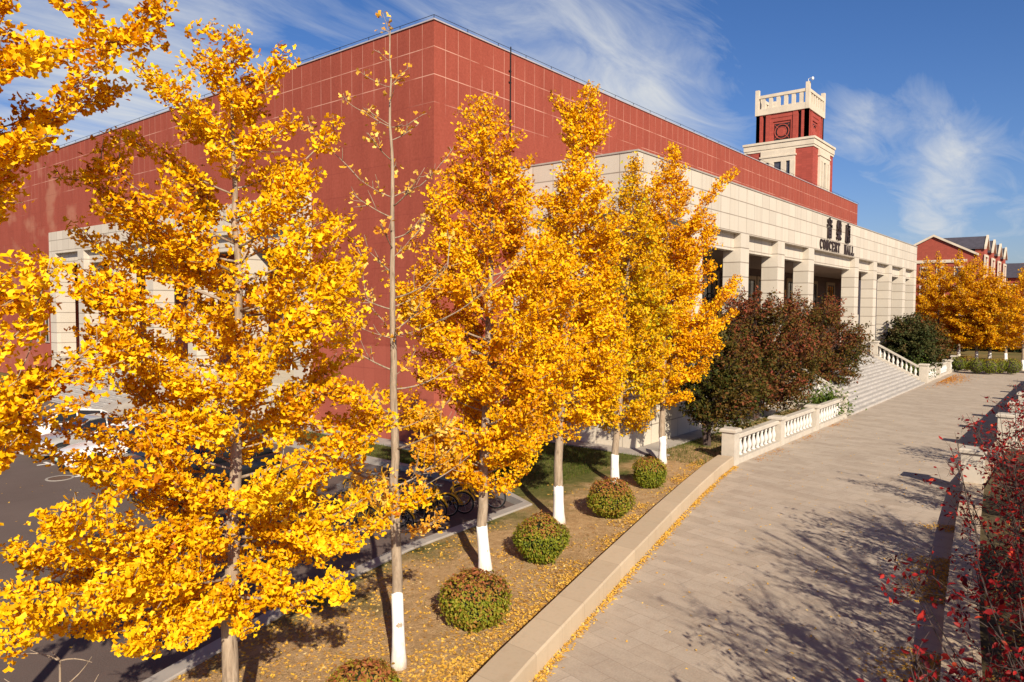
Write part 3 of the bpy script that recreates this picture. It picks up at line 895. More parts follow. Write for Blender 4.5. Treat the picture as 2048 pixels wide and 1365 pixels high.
# loggia on the left side
LXF = -0.25
LCOLS = [(8.2, 9.4), (13.6, 14.6), (18.8, 19.8), (24.0, 25.0), (29.2, 30.2), (34.4, 35.43), (39.62, 40.8)]
b = MB(); b.box(LXF, -0.002, LPY0, LPY1, 9.76, LPZ); b.box(0.4, 0.95, LPY0, LPY1, 9.76, 10.4); b.box(-0.002, 0.4, LPY0, LPY1, 9.76, LPZ-0.002)
b.build("loggia_fascia", MT['stone'], HALL)
for y0, y1 in LCOLS:
    b = MB(); b.box(LXF, 1.05, y0, y1, FZ, 9.76); b.build("loggia_column", MT['column'], HALL)
for k in range(len(LCOLS)-1):
    b = MB(); b.box(0.12, 0.6, LCOLS[k][1], LCOLS[k+1][0], 8.92, 9.76); b.build("beam", MT['stone'], HALL)
b = MB(); b.box(LXF-0.02, 4.6, LPY0, LPY1, 0.0, FZ); b.build("loggia_plinth", MT['plinth'], HALL)
b = MB(); b.box(0.6, 4.6, LPY0, LPY1, 9.3, 9.4); b.build("loggia_ceiling", MT['ceiling'], HALL)
for k in range(len(LCOLS)-1):
    cy = (LCOLS[k][1]+LCOLS[k+1][0])/2
    o = MB()
    for y0, y1, z0, z1 in ((cy-1.45, cy-1.2, FZ, 8.2), (cy+1.2, cy+1.45, FZ, 8.2), (cy-1.2, cy+1.2, 8.0, 8.2), (cy-1.2, cy+1.2, 4.9, 5.3)):
        o.box(4.5, 4.598, y0, y1, z0, z1)
    win = o.build("window", MT['surround'], HALL)
    g = MB(); g.box(4.56, 4.597, cy-1.2, cy+1.2, FZ, 4.9); g.box(4.56, 4.597, cy-1.2, cy+1.2, 5.3, 8.0); g.build("glass", MT['glass'], win)
    f = MB()
    for q in (-0.6, 0, 0.6): f.box(4.52, 4.558, cy+q-0.035, cy+q+0.035, FZ, 8.0)
    f.build("mullion", MT['white'], win)
# slit windows beside the loggia
for y in (42.2, 44.0, 58.0, 60.0):
    o = MB(); o.box(-0.05, -0.002, y-0.34, y-0.25, 3.1, 5.0); o.box(-0.05, -0.002, y+0.25, y+0.34, 3.1, 5.0); o.box(-0.05, -0.002, y-0.34, y+0.34, 5.0, 5.08); o.box(-0.09, -0.002, y-0.40, y+0.40, 3.0, 3.1)
    win = o.build("slit_window", MT['concrete'], HALL)
    g = MB(); g.box(-0.022, -0.002, y-0.25, y+0.25, 3.1, 5.0); g.build("glass", MT['glass'], win)
# side steps into the parking lot, with smooth sloping cheeks
b = MB()
for k in range(13):
    x0 = -4.35+k*0.315
    b.box(x0, x0+0.315, 21.0, 29.5, 0.0, (k+1)*0.16-0.04)
    b.box(x0-0.035, x0+0.28, 21.0, 29.5, (k+1)*0.16-0.04, (k+1)*0.16)
b.build("side_steps", MT['step'], HALL)
for y0, y1 in ((19.7, 20.998), (29.502, 30.8)):
    b = MB(); b.prism([(-4.9, 0.0), (-0.27, 0.0), (-0.27, 2.25), (-4.75, 0.25)], 'y', y0, y1); b.build("stair_cheek", MT['concrete'], HALL)

# slab of broken concrete leaning at the plinth corner
b = MB(); b.prism([(-0.62, -0.5), (0.62, -0.42), (0.1, 0.62)], 'z', 0.0, 0.06)
o = b.build("concrete_slab", MT['concrete'], None)
o.location = (4.35, -7.95, 0.17); o.rotation_euler = (math.radians(24), math.radians(-10), 0.4)
tag(o, "broken grey triangular concrete slab lying at the corner of the beige plinth", "concrete slab")


# ------------------------------------------------------------------ balustrades
BAL_PROF = [(0.085, 0.0), (0.085, 0.05), (0.05, 0.08), (0.07, 0.16), (0.098, 0.26), (0.085, 0.36), (0.05, 0.50), (0.042, 0.58), (0.062, 0.62), (0.05, 0.66), (0.085, 0.70), (0.085, 0.75)]
_balm = MB().lathe(BAL_PROF, 9)
_bal_mesh = None


def baluster(parent, x, y, z, sc=1.0):
    global _bal_mesh
    if _bal_mesh is None:
        o = _balm.build("baluster", MT['balus_white'], parent, smooth=True)
        _bal_mesh = o.data
    else:
        o = bpy.data.objects.new("baluster", _bal_mesh); COL.objects.link(o); o.parent = parent
    o.location = (x, y, z); o.scale = (1.15, 1.15, sc)
    return o


def pillar(parent, x0, y0, w, h, z0=0.0):
    b = MB(); b.box(x0, x0+w, y0, y0+w, z0, z0+h-0.13)
    p = b.build("pillar", MT['balus'], parent)
    c = MB(); c.bevbox(x0-0.07, x0+w+0.07, y0-0.07, y0+w+0.07, z0+h-0.13, z0+h, 0.05); c.build("pillar_cap", MT['balus'], p)


def balustrade(name, label, xs, y0, w, heights, gap_pitch=0.46, last=True):
    root = empty(name, (0, 0, 0), label, "balustrade")
    for x, h in zip(xs, heights): pillar(root, x, y0, w, h)
    yc = y0+w/2
    for k in range(len(xs)-1):
        a, e = xs[k]+w, xs[k+1]
        b = MB(); b.box(a, e, yc-0.22, yc+0.22, 0.0, 0.22); b.build("base", MT['balus'], root)
        b = MB(); b.bevbox(a, e, yc-0.17, yc+0.17, 0.97, 1.12, 0.03); b.build("rail", MT['balus'], root)
        n = int((e-a)/gap_pitch)
        for q in range(n): baluster(root, a+(q+0.5)*(e-a)/n, yc, 0.22)
    return root


balustrade("balustrade", "pale stone balustrade before the dark reddish trees, left of the front steps", [5.45, 10.64, 15.75, 20.9], -10.55, 0.5, [1.40, 1.27, 1.25, 1.35])
balustrade("balustrade", "far stone balustrade between front steps and orange trees", [45.3, 51.0, 56.6, 61.6], -10.55, 0.6, [1.55, 1.3, 1.3, 1.42])
# balustrade on the side of the porch, in shade behind the ginkgos
root = empty("balustrade", (0, 0, 0), "shaded stone balusters on the porch floor behind the ginkgo trunks", "balustrade")
for y0, y1 in ((-5.45, -4.15), (-3.0, -1.1)):
    b = MB(); b.box(5.3, 5.6, y0, y1, FZ+0.92, FZ+1.04); b.build("rail", MT['balus'], root)
    b = MB(); b.box(5.3, 5.6, y0, y1, FZ+0.002, FZ+0.17); b.build("base", MT['balus'], root)
    n = int((y1-y0)/0.36)
    for q in range(n): baluster(root, 5.45, y0+(q+0.5)*(y1-y0)/n, FZ+0.17)


def stair_rail(x0, label, w=0.55):
    root = empty("stair_balustrade", (0, 0, 0), label, "stair railing")
    b = MB(); b.prism([(-10.0, 0.0), (-6.46, 0.0), (-6.46, 2.16), (-6.8, 2.16), (-10.0, 0.5)], 'x', x0, x0+w); b.build("flank", MT['balus'], root)
    pillar(root, x0, -6.95, w, 1.15, 2.165)
    b = MB(); b.prism([(-9.95, 1.27), (-6.95, 2.92), (-6.95, 3.06), (-9.95, 1.41)], 'x', x0+0.10, x0+w-0.10); b.build("rail", MT['balus'], root)
    for q in range(9):
        y = -9.75+q*0.33
        zb = 0.5+(y+10.0)/3.2*1.66
        baluster(root, x0+w/2, y, zb-0.02, 1.04)


stair_rail(44.66, "sloping stone railing down the far side of the front steps")
stair_rail(21.9, "sloping stone railing hidden by the dark tree beside the front steps")
# right-hand side of the path: low wall, pillars and a far balustrade in shade
wb = MB(); strip(wb, [(p[0], p[1]) for p in WALL_R], -0.55, -0.02, 0.36, -0.0)
tag(wb.build("low_wall", MT['wallstone']), "low stone wall along the garden with crimson shrubs", "wall")
pr = empty("gate_pillar", (0, 0, 0), "stone pillar ending the low wall amid crimson twigs", "pillar")
b = MB(); b.box(6.55, 7.15, -18.35, -17.75, 0.0, 1.32); b.build("shaft", MT['balus'], pr)
b = MB(); b.bevbox(6.47, 7.23, -18.43, -17.67, 1.32, 1.46, 0.05); b.build("pillar_cap", MT['balus'], pr)
xs = [15.4+k*5.05 for k in range(8)]
root = empty("balustrade", (0, 0, 0), "balustrade with solid panels across the path, throwing a straight dark shadow", "balustrade")
for x in xs: pillar(root, x, -18.5, 0.55, 1.62)
for k in range(len(xs)-1):
    b = MB(); b.box(xs[k]+0.55, xs[k+1], -18.42, -18.04, 0.0, 1.12); b.build("panel", MT['balus'], root)
    b = MB(); b.bevbox(xs[k]+0.55, xs[k+1], -18.46, -18.0, 1.12, 1.26, 0.03); b.build("rail", MT['balus'], root)
b = MB(); b.box(7.15, 15.4, -18.3, -17.9, 0.0, 0.45)
tag(b.build("low_wall", MT['wallstone']), "short low wall between the stone pillar and the far balustrade", "wall")


# ------------------------------------------------------------------ tower behind the hall
TW = empty("clock_tower", (83.2, 13.35, 0), "red and cream square tower rising behind the hall roof", "tower")
brick = stone_mat("tower_red_brick", (0.36, 0.070, 0.052), pu=0.6, pz=0.3, ou=0, oz=0, jw=0.02, joint=(0.25, 0.05, 0.04), var=0.14, streak=0.3)
cream = simple_mat("tower_cream_stone", (0.62, 0.54, 0.43), 0.75, 0.1, 0.9)
S = 4.55; U = 3.5
b = MB(); b.box(-S, S, -S, S, 0, 27.3); b.build("shaft", brick, TW)
b = MB()
b.box(-S-0.10, S+0.10, -S-0.10, S+0.10, 27.3, 27.6); b.box(-S-0.18, S+0.18, -S-0.18, S+0.18, 27.6, 28.3); b.box(-S-0.30, S+0.30, -S-0.30, S+0.30, 28.3, 28.6)
b.build("cornice", cream, TW)
for (ax, sg) in (('x', -1), ('y', -1), ('x', 1), ('y', 1)):
    rot = {('x', -1): 0, ('y', -1): math.pi/2, ('x', 1): math.pi, ('y', 1): -math.pi/2}[(ax, sg)]
    R = Matrix.Rotation(rot, 4, 'Z')
    b = MB()                         # cream window bay: local face looks to -x
    b.box(-S-0.25, -S, -2.3, 2.3, 25.75, 27.3, R); b.box(-S-0.35, -S, -2.45, 2.45, 26.4, 26.6, R)
    b.box(-S-0.35, -S, -2.45, 2.45, 19.4, 19.75, R); b.box(-S-0.22, -S, -2.3, 2.3, 17.0, 19.4, R)
    for y in (-2.0, -0.82, 0.82, 2.0): b.box(-S-0.30, -S, y-0.32, y+0.32, 19.75, 25.75, R)
    b.box(-S-0.30, -S, -0.3, 0.3, 19.75, 25.75, R) if False else None
    win = b.build("window", cream, TW)
    g = MB()
    for y0, y1 in ((-1.68, -1.14), (-0.5, 0.5), (1.14, 1.68)): g.box(-S-0.06, -S-0.002, y0, y1, 19.75, 25.75, R)
    g.build("glass", MT['towerglass'], win)
    # belfry face
    b = MB()
    for y0, y1 in ((-U, -2.62), (-2.15, -1.5), (1.5, 2.15), (2.62, U)): b.box(-U, -U+0.5, y0, y1, 28.6, 32.6, R)
    b.box(-U+0.06, -U+0.5, -1.5, 1.5, 32.0, 32.6, R); b.box(-U+0.25, -U+0.55, -1.5, 1.5, 28.6, 32.0, R)
    b.box(-U+0.12, -U+0.5, -1.5, -1.2, 28.6, 32.0, R); b.box(-U+0.12, -U+0.5, 1.2, 1.5, 28.6, 32.0, R); b.box(-U+0.12, -U+0.5, -1.2, 1.2, 31.5, 32.0, R)
    b.build("belfry_wall", brick, TW)
    b = MB(); b.box(-U+0.24, -U+0.248, -1.05, 1.05, 28.95, 31.2, R)
    orn = b.build("clock_panel", MT['dark'], TW)
    q = MB()
    T2 = R @ Matrix.Translation((-U+0.2, 0, 30.08)) @ Matrix.Rotation(math.pi/2, 4, 'Z')
    q.torus(0.95, 0.07, T2, 26, 6); q.torus(0.62, 0.05, T2, 26, 6)
    q.lathe([(0.56, -0.02), (0.56, 0.03)], 24, R @ Matrix.Translation((-U+0.2, 0, 30.08)) @ Matrix.Rotation(math.pi/2, 4, 'Y'))
    for a in range(4):
        A = math.pi/4+a*math.pi/2
        q.tube([tuple(T2 @ Vector((0.62*math.cos(A), 0, 0.62*math.sin(A)))), tuple(T2 @ Vector((1.35*math.cos(A), 0, 1.35*math.sin(A))))], 0.05, 5)
    q.build("clock_tracery", brick, orn)
    # parapet
    b = MB()
    b.box(-U-0.12, -U+0.36, -U+0.36, U-0.36, 32.6, 33.45, R); b.box(-U-0.08, -U+0.30, -U+0.36, U-0.36, 34.9, 35.3, R)
    for k in range(6):
        y = -2.55+k*1.02; b.box(-U+0.0, -U+0.26, y-0.25, y+0.25, 33.45, 34.9, R)
    b.box(-U-0.14, -U+0.36, -U-0.14, -U+0.36, 32.6, 36.1, R)
    b.build("parapet", cream, TW)
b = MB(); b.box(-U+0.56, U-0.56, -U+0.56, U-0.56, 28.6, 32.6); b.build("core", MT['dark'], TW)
b = MB(); b.box(-U+0.36, U-0.36, -U+0.36, U-0.36, 32.6, 32.7); b.box(-0.9, 0.9, -1.4, 1.4, 32.7, 34.3); b.build("roof", cream, TW)
b = MB(); b.tube([(-U+0.1, -U+0.1, 36.1), (-U+0.1, -U+0.1, 36.5), (-U-0.1, -U-0.5, 36.5)], 0.04, 5); b.lathe([(0.05, 36.15), (0.16, 36.25), (0.16, 36.5), (0.05, 36.6)], 10, Matrix.Translation((-U-0.1, -U-0.5, 0)))
b.build("camera", MT['white'], TW)


# ------------------------------------------------------------------ buildings beyond the orange trees
def gabled_block():
    D = 128.0
    A = at_d(1948, 509, D)           # near eave corner: gable faces -x, long side faces -y
    X0, YN = float(A[0]), float(A[1])
    zE = float(A[2])
    wy = 12.6                         # width of the gable
    zA = zE+3.4
    r = empty("brick_building", (X0, YN, 0), "red brick building with cream gable trim and row of dormers", "building")
    br = stone_mat("red_brick_block", (0.34, 0.075, 0.05), pu=0.5, pz=0.25, jw=0.02, joint=(0.25, 0.06, 0.045), streak=0.2)
    slate = simple_mat("blue_grey_slate", (0.07, 0.065, 0.085), 0.7, 0.15, 1.5)
    b = MB(); b.prism([(0, 0), (wy, 0), (wy, zE), (wy/2, zA), (0, zE)], 'x', 0, 48); b.build("wall", br, r)
    b = MB()
    b.prism([(-0.6, zE-0.15), (wy/2, zA+0.05), (wy/2, zA+0.35), (-0.6, zE+0.15)], 'x', 0.4, 48.4)
    b.prism([(wy+0.6, zE-0.15), (wy/2, zA+0.05), (wy/2, zA+0.35), (wy+0.6, zE+0.15)], 'x', 0.4, 48.4)
    rf = b.build("roof", slate, r)
    b = MB()
    b.prism([(-0.7, zE-0.25), (wy/2, zA+0.02), (wy/2, zA+0.42), (-0.7, zE+0.15)], 'x', -0.35, 0.39)
    b.prism([(wy+0.7, zE-0.25), (wy/2, zA+0.02), (wy/2, zA+0.42), (wy+0.7, zE+0.15)], 'x', -0.35, 0.39)
    b.box(-0.22, -0.002, 1.0, wy-1.0, zE-1.35, zE-1.0); b.box(-0.16, -0.002, 1.0, wy-1.0, zE-1.0, zE-0.8)
    b.build("gable_trim", cream, r)
    for y in (2.2, 5.0, 7.6, 10.4):
        for z in (zE-4.0, zE-7.4, zE-10.8):
            f = MB(); f.box(-0.14, -0.002, y-0.75, y+0.75, z+1.7, z+2.0); f.box(-0.2, -0.002, y-0.85, y+0.85, z-0.2, z); f.box(-0.1, -0.002, y-0.75, y-0.6, z, z+1.7); f.box(-0.1, -0.002, y+0.6, y+0.75, z, z+1.7)
            w = f.build("window", cream, r)
            g = MB(); g.box(-0.05, -0.002, y-0.6, y+0.6, z, z+1.7); g.build("glass", MT['towerglass'], w)
    for k, x in enumerate((3.5, 14.5, 25.5, 36.5)):
        b = MB(); b.prism([(x-2.2, 0), (x+2.2, 0), (x+2.2, zE+1.1), (x, zE+3.0), (x-2.2, zE+1.1)], 'y', -1.4, 0.0)
        d = b.build("dormer", br, r)
        b = MB(); b.prism([(x-2.6, zE+0.9), (x, zE+3.1), (x+2.6, zE+0.9), (x+2.6, zE+1.4), (x, zE+3.6), (x-2.6, zE+1.4)], 'y', -1.75, -1.402)
        b.box(x-2.35, x+2.35, -1.62, -1.402, zE-0.4, zE); b.box(x-2.4, x-1.8, -1.6, -1.402, zE-9, zE-0.4); b.box(x+1.8, x+2.4, -1.6, -1.402, zE-9, zE-0.4)
        b.build("dormer_trim", cream, d)
        b = MB(); b.prism([(x-2.5, zE+1.0), (x, zE+3.1), (x+2.5, zE+1.0), (x+2.5, zE+1.3), (x, zE+3.4), (x-2.5, zE+1.3)], 'y', -1.40, wy/2-1); b.build("dormer_roof", slate, d)
        for z in (zE-2.6, zE-6.0):
            g = MB(); g.box(x-0.9, x+0.9, -1.46, -1.402, z, z+1.8); g.build("window", MT['towerglass'], d)
    # the wing further back, its slate roof seen over the gable
    b = MB(); b.box(2, 46, wy+3, wy+12, 0, zE+0.4); b.prism([(wy+2.2, zE+0.4), (wy+7.5, zE+3.2), (wy+12.8, zE+0.4)], 'x', 1.5, 46.5)
    b.build("rear_wing", slate, r)
    return slate, br


slate, brm = gabled_block()
Q = at_d(2030, 548, 165.0)
r2 = empty("brick_building", (float(Q[0]), float(Q[1])-30, 0), "distant red building with dark roof at the far end of the path", "building")
b = MB(); b.box(0, 12, 0, 34, 0, 13.2); b.build("wall", brm, r2)
b = MB(); b.prism([(-0.8, 13.2), (6, 16.8), (12.8, 13.2)], 'y', -0.8, 34.8); b.build("roof", slate, r2)
for k in range(7):
    for z in (3.0, 6.4, 9.8):
        f = MB(); f.box(-0.15, -0.002, 2+k*4.6, 3.8+k*4.6, z-0.2, z+2.0); w = f.build("window", cream, r2)
        g = MB(); g.box(-0.18, -0.152, 2.2+k*4.6, 3.6+k*4.6, z, z+1.8); g.build("glass", MT['towerglass'], w)


# ------------------------------------------------------------------ trees
def rand_dirs(n):
    v = RNG.normal(size=(n, 3)); return unit(v)


SUNV = np.array([sun_dir.x, sun_dir.y, sun_dir.z])


class Crown:
    """collects leaf clusters along twigs"""
    def __init__(s): s.p = []; s.n = []; s.u = []

    def along(s, pts, step, per, spread, t0=0.0, up=0.5):
        """leaf rosettes along a polyline"""
        pts = np.array(pts, float)
        seg = np.linalg.norm(np.diff(pts, axis=0), axis=1)
        cum = np.concatenate([[0], np.cumsum(seg)]); Ltot = cum[-1]
        if Ltot < 1e-3: return
        n = max(1, int(Ltot*(1-t0)/step))
        tt = t0*Ltot+(RNG.random(n))*(1-t0)*Ltot
        c = np.stack([np.interp(tt, cum, pts[:, k]) for k in range(3)], 1)
        c = np.repeat(c, per, 0)
        d = rand_dirs(len(c)); d[:, 2] = d[:, 2]*0.75+0.12
        off = d*(spread*(0.35+0.65*RNG.random((len(c), 1))))
        s.p.append(c+off)
        nr = rand_dirs(len(c))*0.85+np.array([0, 0, up])+SUNV*0.25
        s.n.append(nr)
        s.u.append(d+np.array([0, 0, -0.35])+0.3*rand_dirs(len(c)))

    def mesh(s, name, mat, parent, size, jit=0.25, shape='fan', thin=1.0):
        P = np.concatenate(s.p); Nn = np.concatenate(s.n); U = np.concatenate(s.u)
        if thin < 1.0:
            k = RNG.random(len(P)) < thin; P, Nn, U = P[k], Nn[k], U[k]
        n = len(P)
        # colour varies from clump to clump and leaf to leaf
        tint = 0.5+0.22*np.sin(P[:, 0]*1.7+P[:, 2]*1.3)*np.sin(P[:, 1]*1.9-P[:, 2]*0.8)+0.22*RNG.normal(size=n)
        sz = size*(1+jit*RNG.normal(size=n)).clip(0.55, 1.6)
        return leaves(name, P, Nn, U, sz, tint, mat, parent, shape)


def curve3(a, b, sag, n=6, wob=0.0):
    a = np.array(a, float); b = np.array(b, float)
    L = np.linalg.norm(b-a)
    out = []
    w = RNG.normal(size=3)*wob*L
    for k in range(n+1):
        t = k/n
        p = a+(b-a)*t
        p = p+np.array([0, 0, sag*L])*(4*t*(1-t))*(-1)+w*math.sin(math.pi*t)
        out.append(p)
    return out


FH = np.array([math.cos(YAW), math.sin(YAW), 0]); RH = np.array([math.sin(YAW), -math.cos(YAW), 0])


def ginkgo(name, label, group, trunk_px, dep, r0, profile, nbr, leaf, mat, wash=1.1, base_z=0.15, extra=(), step=0.10, per=4, spread=0.10,
           rise=0.55, seed=1, twigs=4, thin=1.0, bare_from=None, depth_scale=0.8, wash_show=True):
    """trunk_px: trunk polyline bottom to top in photograph pixels at distance dep; profile: (py, half width left px, half width right px)"""
    global RNG
    RNG = np.random.default_rng(seed)
    tr = [at_d(x, y, dep) for x, y in trunk_px]
    # foot on the ground, exactly below the lowest visible trunk point
    if tr[0][2] > base_z+0.02: tr = [np.array([tr[0][0], tr[0][1], base_z])]+tr
    tr[0][2] = base_z
    base = tr[0].copy()
    root = empty(name, tuple(base), label, "tree", group)
    tr = np.array(tr)
    zs = tr[:, 2]
    top = zs[-1]

    def trunk_at(z):
        return np.array([np.interp(z, zs, tr[:, 0]), np.interp(z, zs, tr[:, 1]), z])

    def trad(z):
        return max(0.010, r0*(1-0.93*((z-base_z)/(top-base_z)))) if z > base_z+0.5 else r0*(1+0.35*(1-(z-base_z)/0.5)**2)
    loc = Vector(base)
    tb = MB()
    zz = np.concatenate([np.linspace(base_z-0.05, base_z+0.5, 5), np.linspace(base_z+0.7, top, 26)])
    pts = []
    for z in zz:
        p = trunk_at(z)
        if z > base_z+0.6: p = p+np.array([*(RNG.normal(size=2)*0.012), 0])
        pts.append(p)
    tb.tube([Vector(p)-loc for p in pts], [trad(z) for z in zz], 12)
    wz = base_z+wash
    if wash_show:
        wp = [base_z-0.04, base_z+0.12, base_z+0.3, base_z+0.6, base_z+wash*0.75, wz]
        wbm = MB(); wbm.tube([Vector(np.array([np.interp(z, zz, np.array(pts)[:, 0]), np.interp(z, zz, np.array(pts)[:, 1]), z]))-loc for z in wp], [trad(z)*1.03+0.004 for z in wp], 14)
        for q in range(14):
            a, b_, c_ = wbm.v[-1-q]; wbm.v[-1-q] = (a, b_, c_+RNG.normal()*0.022)
        wbm.build("whitewash", MT['whitewash'], root, smooth=True)
    cr = Crown()
    py = np.array([p[0] for p in profile], float); pl = np.array([p[1] for p in profile], float)*dep/FPX; pr = np.array([p[2] for p in profile], float)*dep/FPX
    pz = np.array([at_d(1024, y, dep)[2] for y in py])
    order = np.argsort(pz); pz, pl, pr = pz[order], pl[order], pr[order]
    zlo, zhi = pz[0], pz[-1]

    def branch(S, E, dens=1.0, ntw=None, r=None, sag=None, t0=0.25):
        L = np.linalg.norm(np.array(E)-S)
        if L < 0.05: return
        c = curve3(S, E, 0.06 if sag is None else sag, 7, 0.025)
        rr = r or min(trad(S[2])*0.42, 0.006+0.0085*L)
        tb.tube([Vector(p)-loc for p in c], list(np.linspace(rr, 0.004, len(c))), 5)
        if dens > 0: cr.along(c, step/dens, per, spread, t0)
        dirv = (np.array(E)-S)/L
        for k in range(ntw if ntw is not None else max(1, int(twigs*L/1.2))):
            t = 0.25+0.72*RNG.random()
            q = c[int(t*7)]*(1-(t*7) % 1)+c[min(7, int(t*7)+1)]*((t*7) % 1)
            dd = unit((dirv*0.75+rand_dirs(1)[0]*0.75+np.array([0, 0, 0.22]))[None])[0]
            tl = (0.18+0.32*RNG.random())*L**0.7*(1.15-0.55*t)
            e2 = q+dd*tl
            c2 = curve3(q, e2, 0.05, 3, 0.03)
            tb.tube([Vector(p)-loc for p in c2], [0.008, 0.006, 0.005, 0.003], 4)
            if dens > 0: cr.along(c2, step/dens, per, spread, 0.1)
    # main branches in whorls spread over the crown height
    golden = 2.399963
    for k in range(nbr):
        f = (k+0.5)/nbr
        ze = zlo+(zhi-zlo)*(f**0.92)
        az = k*golden+RNG.normal()*0.25
        ca, sa = math.cos(az), math.sin(az)
        Rl, Rr = np.interp(ze, pz, pl), np.interp(ze, pz, pr)
        R = (Rr if ca > 0 else Rl)*abs(ca)+(Rl+Rr)/2*abs(sa)*depth_scale
        R *= 0.70+0.36*RNG.random()
        rs = rise*(0.6+0.6*f)
        z_s = max(zlo-0.1*(zhi-zlo)*0.3, ze-R*rs)
        z_s = min(z_s, top-0.05)
        S = trunk_at(z_s)
        E = trunk_at(min(ze, top))+(RH*ca+FH*sa)*R; E[2] = ze
        dn = 1.0
        if bare_from is not None: dn = np.interp(ze, [b[0] for b in bare_from], [b[1] for b in bare_from])
        branch(S, E, dn)
    # leader
    if bare_from is None: cr.along([trunk_at(z) for z in np.linspace(zlo+0.55*(zhi-zlo), top, 6)], step*1.2, per, spread, 0)
    # branches one can follow in the photograph
    for ex in extra:
        (sx, sy), mids, dd, dens = ex[0], ex[1], ex[2], ex[3]
        S = trunk_at(at_d(sx, sy, dep)[2])
        prev = S
        n = len(mids)
        for i, (x, y) in enumerate(mids):
            E = at_d(x, y, dep+dd*(i+1)/n)
            branch(prev, E, dens, sag=0.03, t0=0.2 if i == 0 else 0.0)
            prev = E
    tb.build("trunk", MT['bark'], root, smooth=True)
    o = cr.mesh("crown", mat, root, leaf, thin=thin)
    o.location = -loc
    return root


GROUP = "ginkgo trees along the low wall"
# the big near ginkgo on the left
ginkgo("ginkgo_tree", "largest golden ginkgo, its lower boughs spread over the dark asphalt", GROUP,
       [(458, 1480), (460, 1365), (462, 1200), (468, 1000), (480, 690), (475, 480), (464, 240), (464, 62)], 9.25, 0.118,
       [(60, 25, 25), (100, 90, 90), (160, 150, 115), (250, 160, 115), (330, 210, 150), (420, 260, 250), (520, 310, 270), (650, 300, 265), (760, 280, 270), (860, 310, 290), (960, 300, 350), (1040, 330, 330), (1120, 360, 200), (1200, 300, 80)],
       76, 0.066, MT['gold'], wash=0.6, step=0.043, per=7, spread=0.13, rise=0.5, seed=3, twigs=5, depth_scale=0.62,
       extra=[((474, 640), [(430, 520), (395, 430), (330, 330)], -0.4, 0.7), ((489, 660), [(570, 605), (665, 500), (690, 450)], 0.3, 0.8),
              ((478, 560), [(300, 430), (170, 360), (105, 355)], -0.5, 0.9), ((478, 540), [(600, 330), (675, 255)], 0.4, 1.1),
              ((470, 760), [(425, 690), (327, 620), (210, 560)], -0.9, 0.9), ((468, 1000), [(260, 1090), (80, 1040)], -2.2, 1.0), ((467, 1040), [(250, 1130), (40, 1090)], -1.5, 1.2),
              ((464, 1120), [(250, 1200), (20, 1240)], -2.6, 1.3), ((464, 1140), [(330, 1230), (180, 1190), (20, 1180)], -1.8, 1.2), ((463, 1150), [(400, 1240), (290, 1300), (250, 1290)], -1.6, 1.5),
              ((463, 1170), [(430, 1230), (370, 1290)], -1.3, 1.5), ((465, 1090), [(600, 1105), (700, 1070), (800, 1010), (880, 985)], 0.6, 1.15), ((466, 1050), [(560, 1060), (700, 1090)], -0.6, 1.2), ((466, 1120), [(520, 1150), (565, 1160)], -0.9, 1.3),
              ((462, 1180), [(300, 1260), (120, 1250), (10, 1290)], -2.0, 1.3), ((464, 1100), [(300, 1150), (120, 1090)], -1.4, 1.2), ((473, 800), [(330, 760), (220, 700)], -0.6, 1.2), ((474, 720), [(330, 640), (180, 590)], 0.3, 1.1), ((476, 600), [(350, 500), (230, 420)], 0.4, 1.1), ((470, 940), [(250, 880), (120, 850)], -0.8, 1.2), ((470, 900), [(330, 850), (230, 830)], -0.5, 1.3), ((470, 880), [(350, 820), (260, 760)], 0.5, 1.2), ((468, 980), [(330, 960), (160, 950)], 0.8, 1.0), ((470, 900), [(620, 850), (720, 850)], 0.4, 1.0), ((472, 860), [(600, 780), (740, 790)], -0.4, 1.0),
              ((468, 330), [(380, 200), (300, 150)], 0.2, 1.0), ((466, 250), [(530, 170), (570, 95)], 0.1, 1.0), ((465, 180), [(410, 110), (390, 62)], 0, 0.9), ((463, 1190), [(480, 1240), (490, 1265)], -0.7, 1.6)])
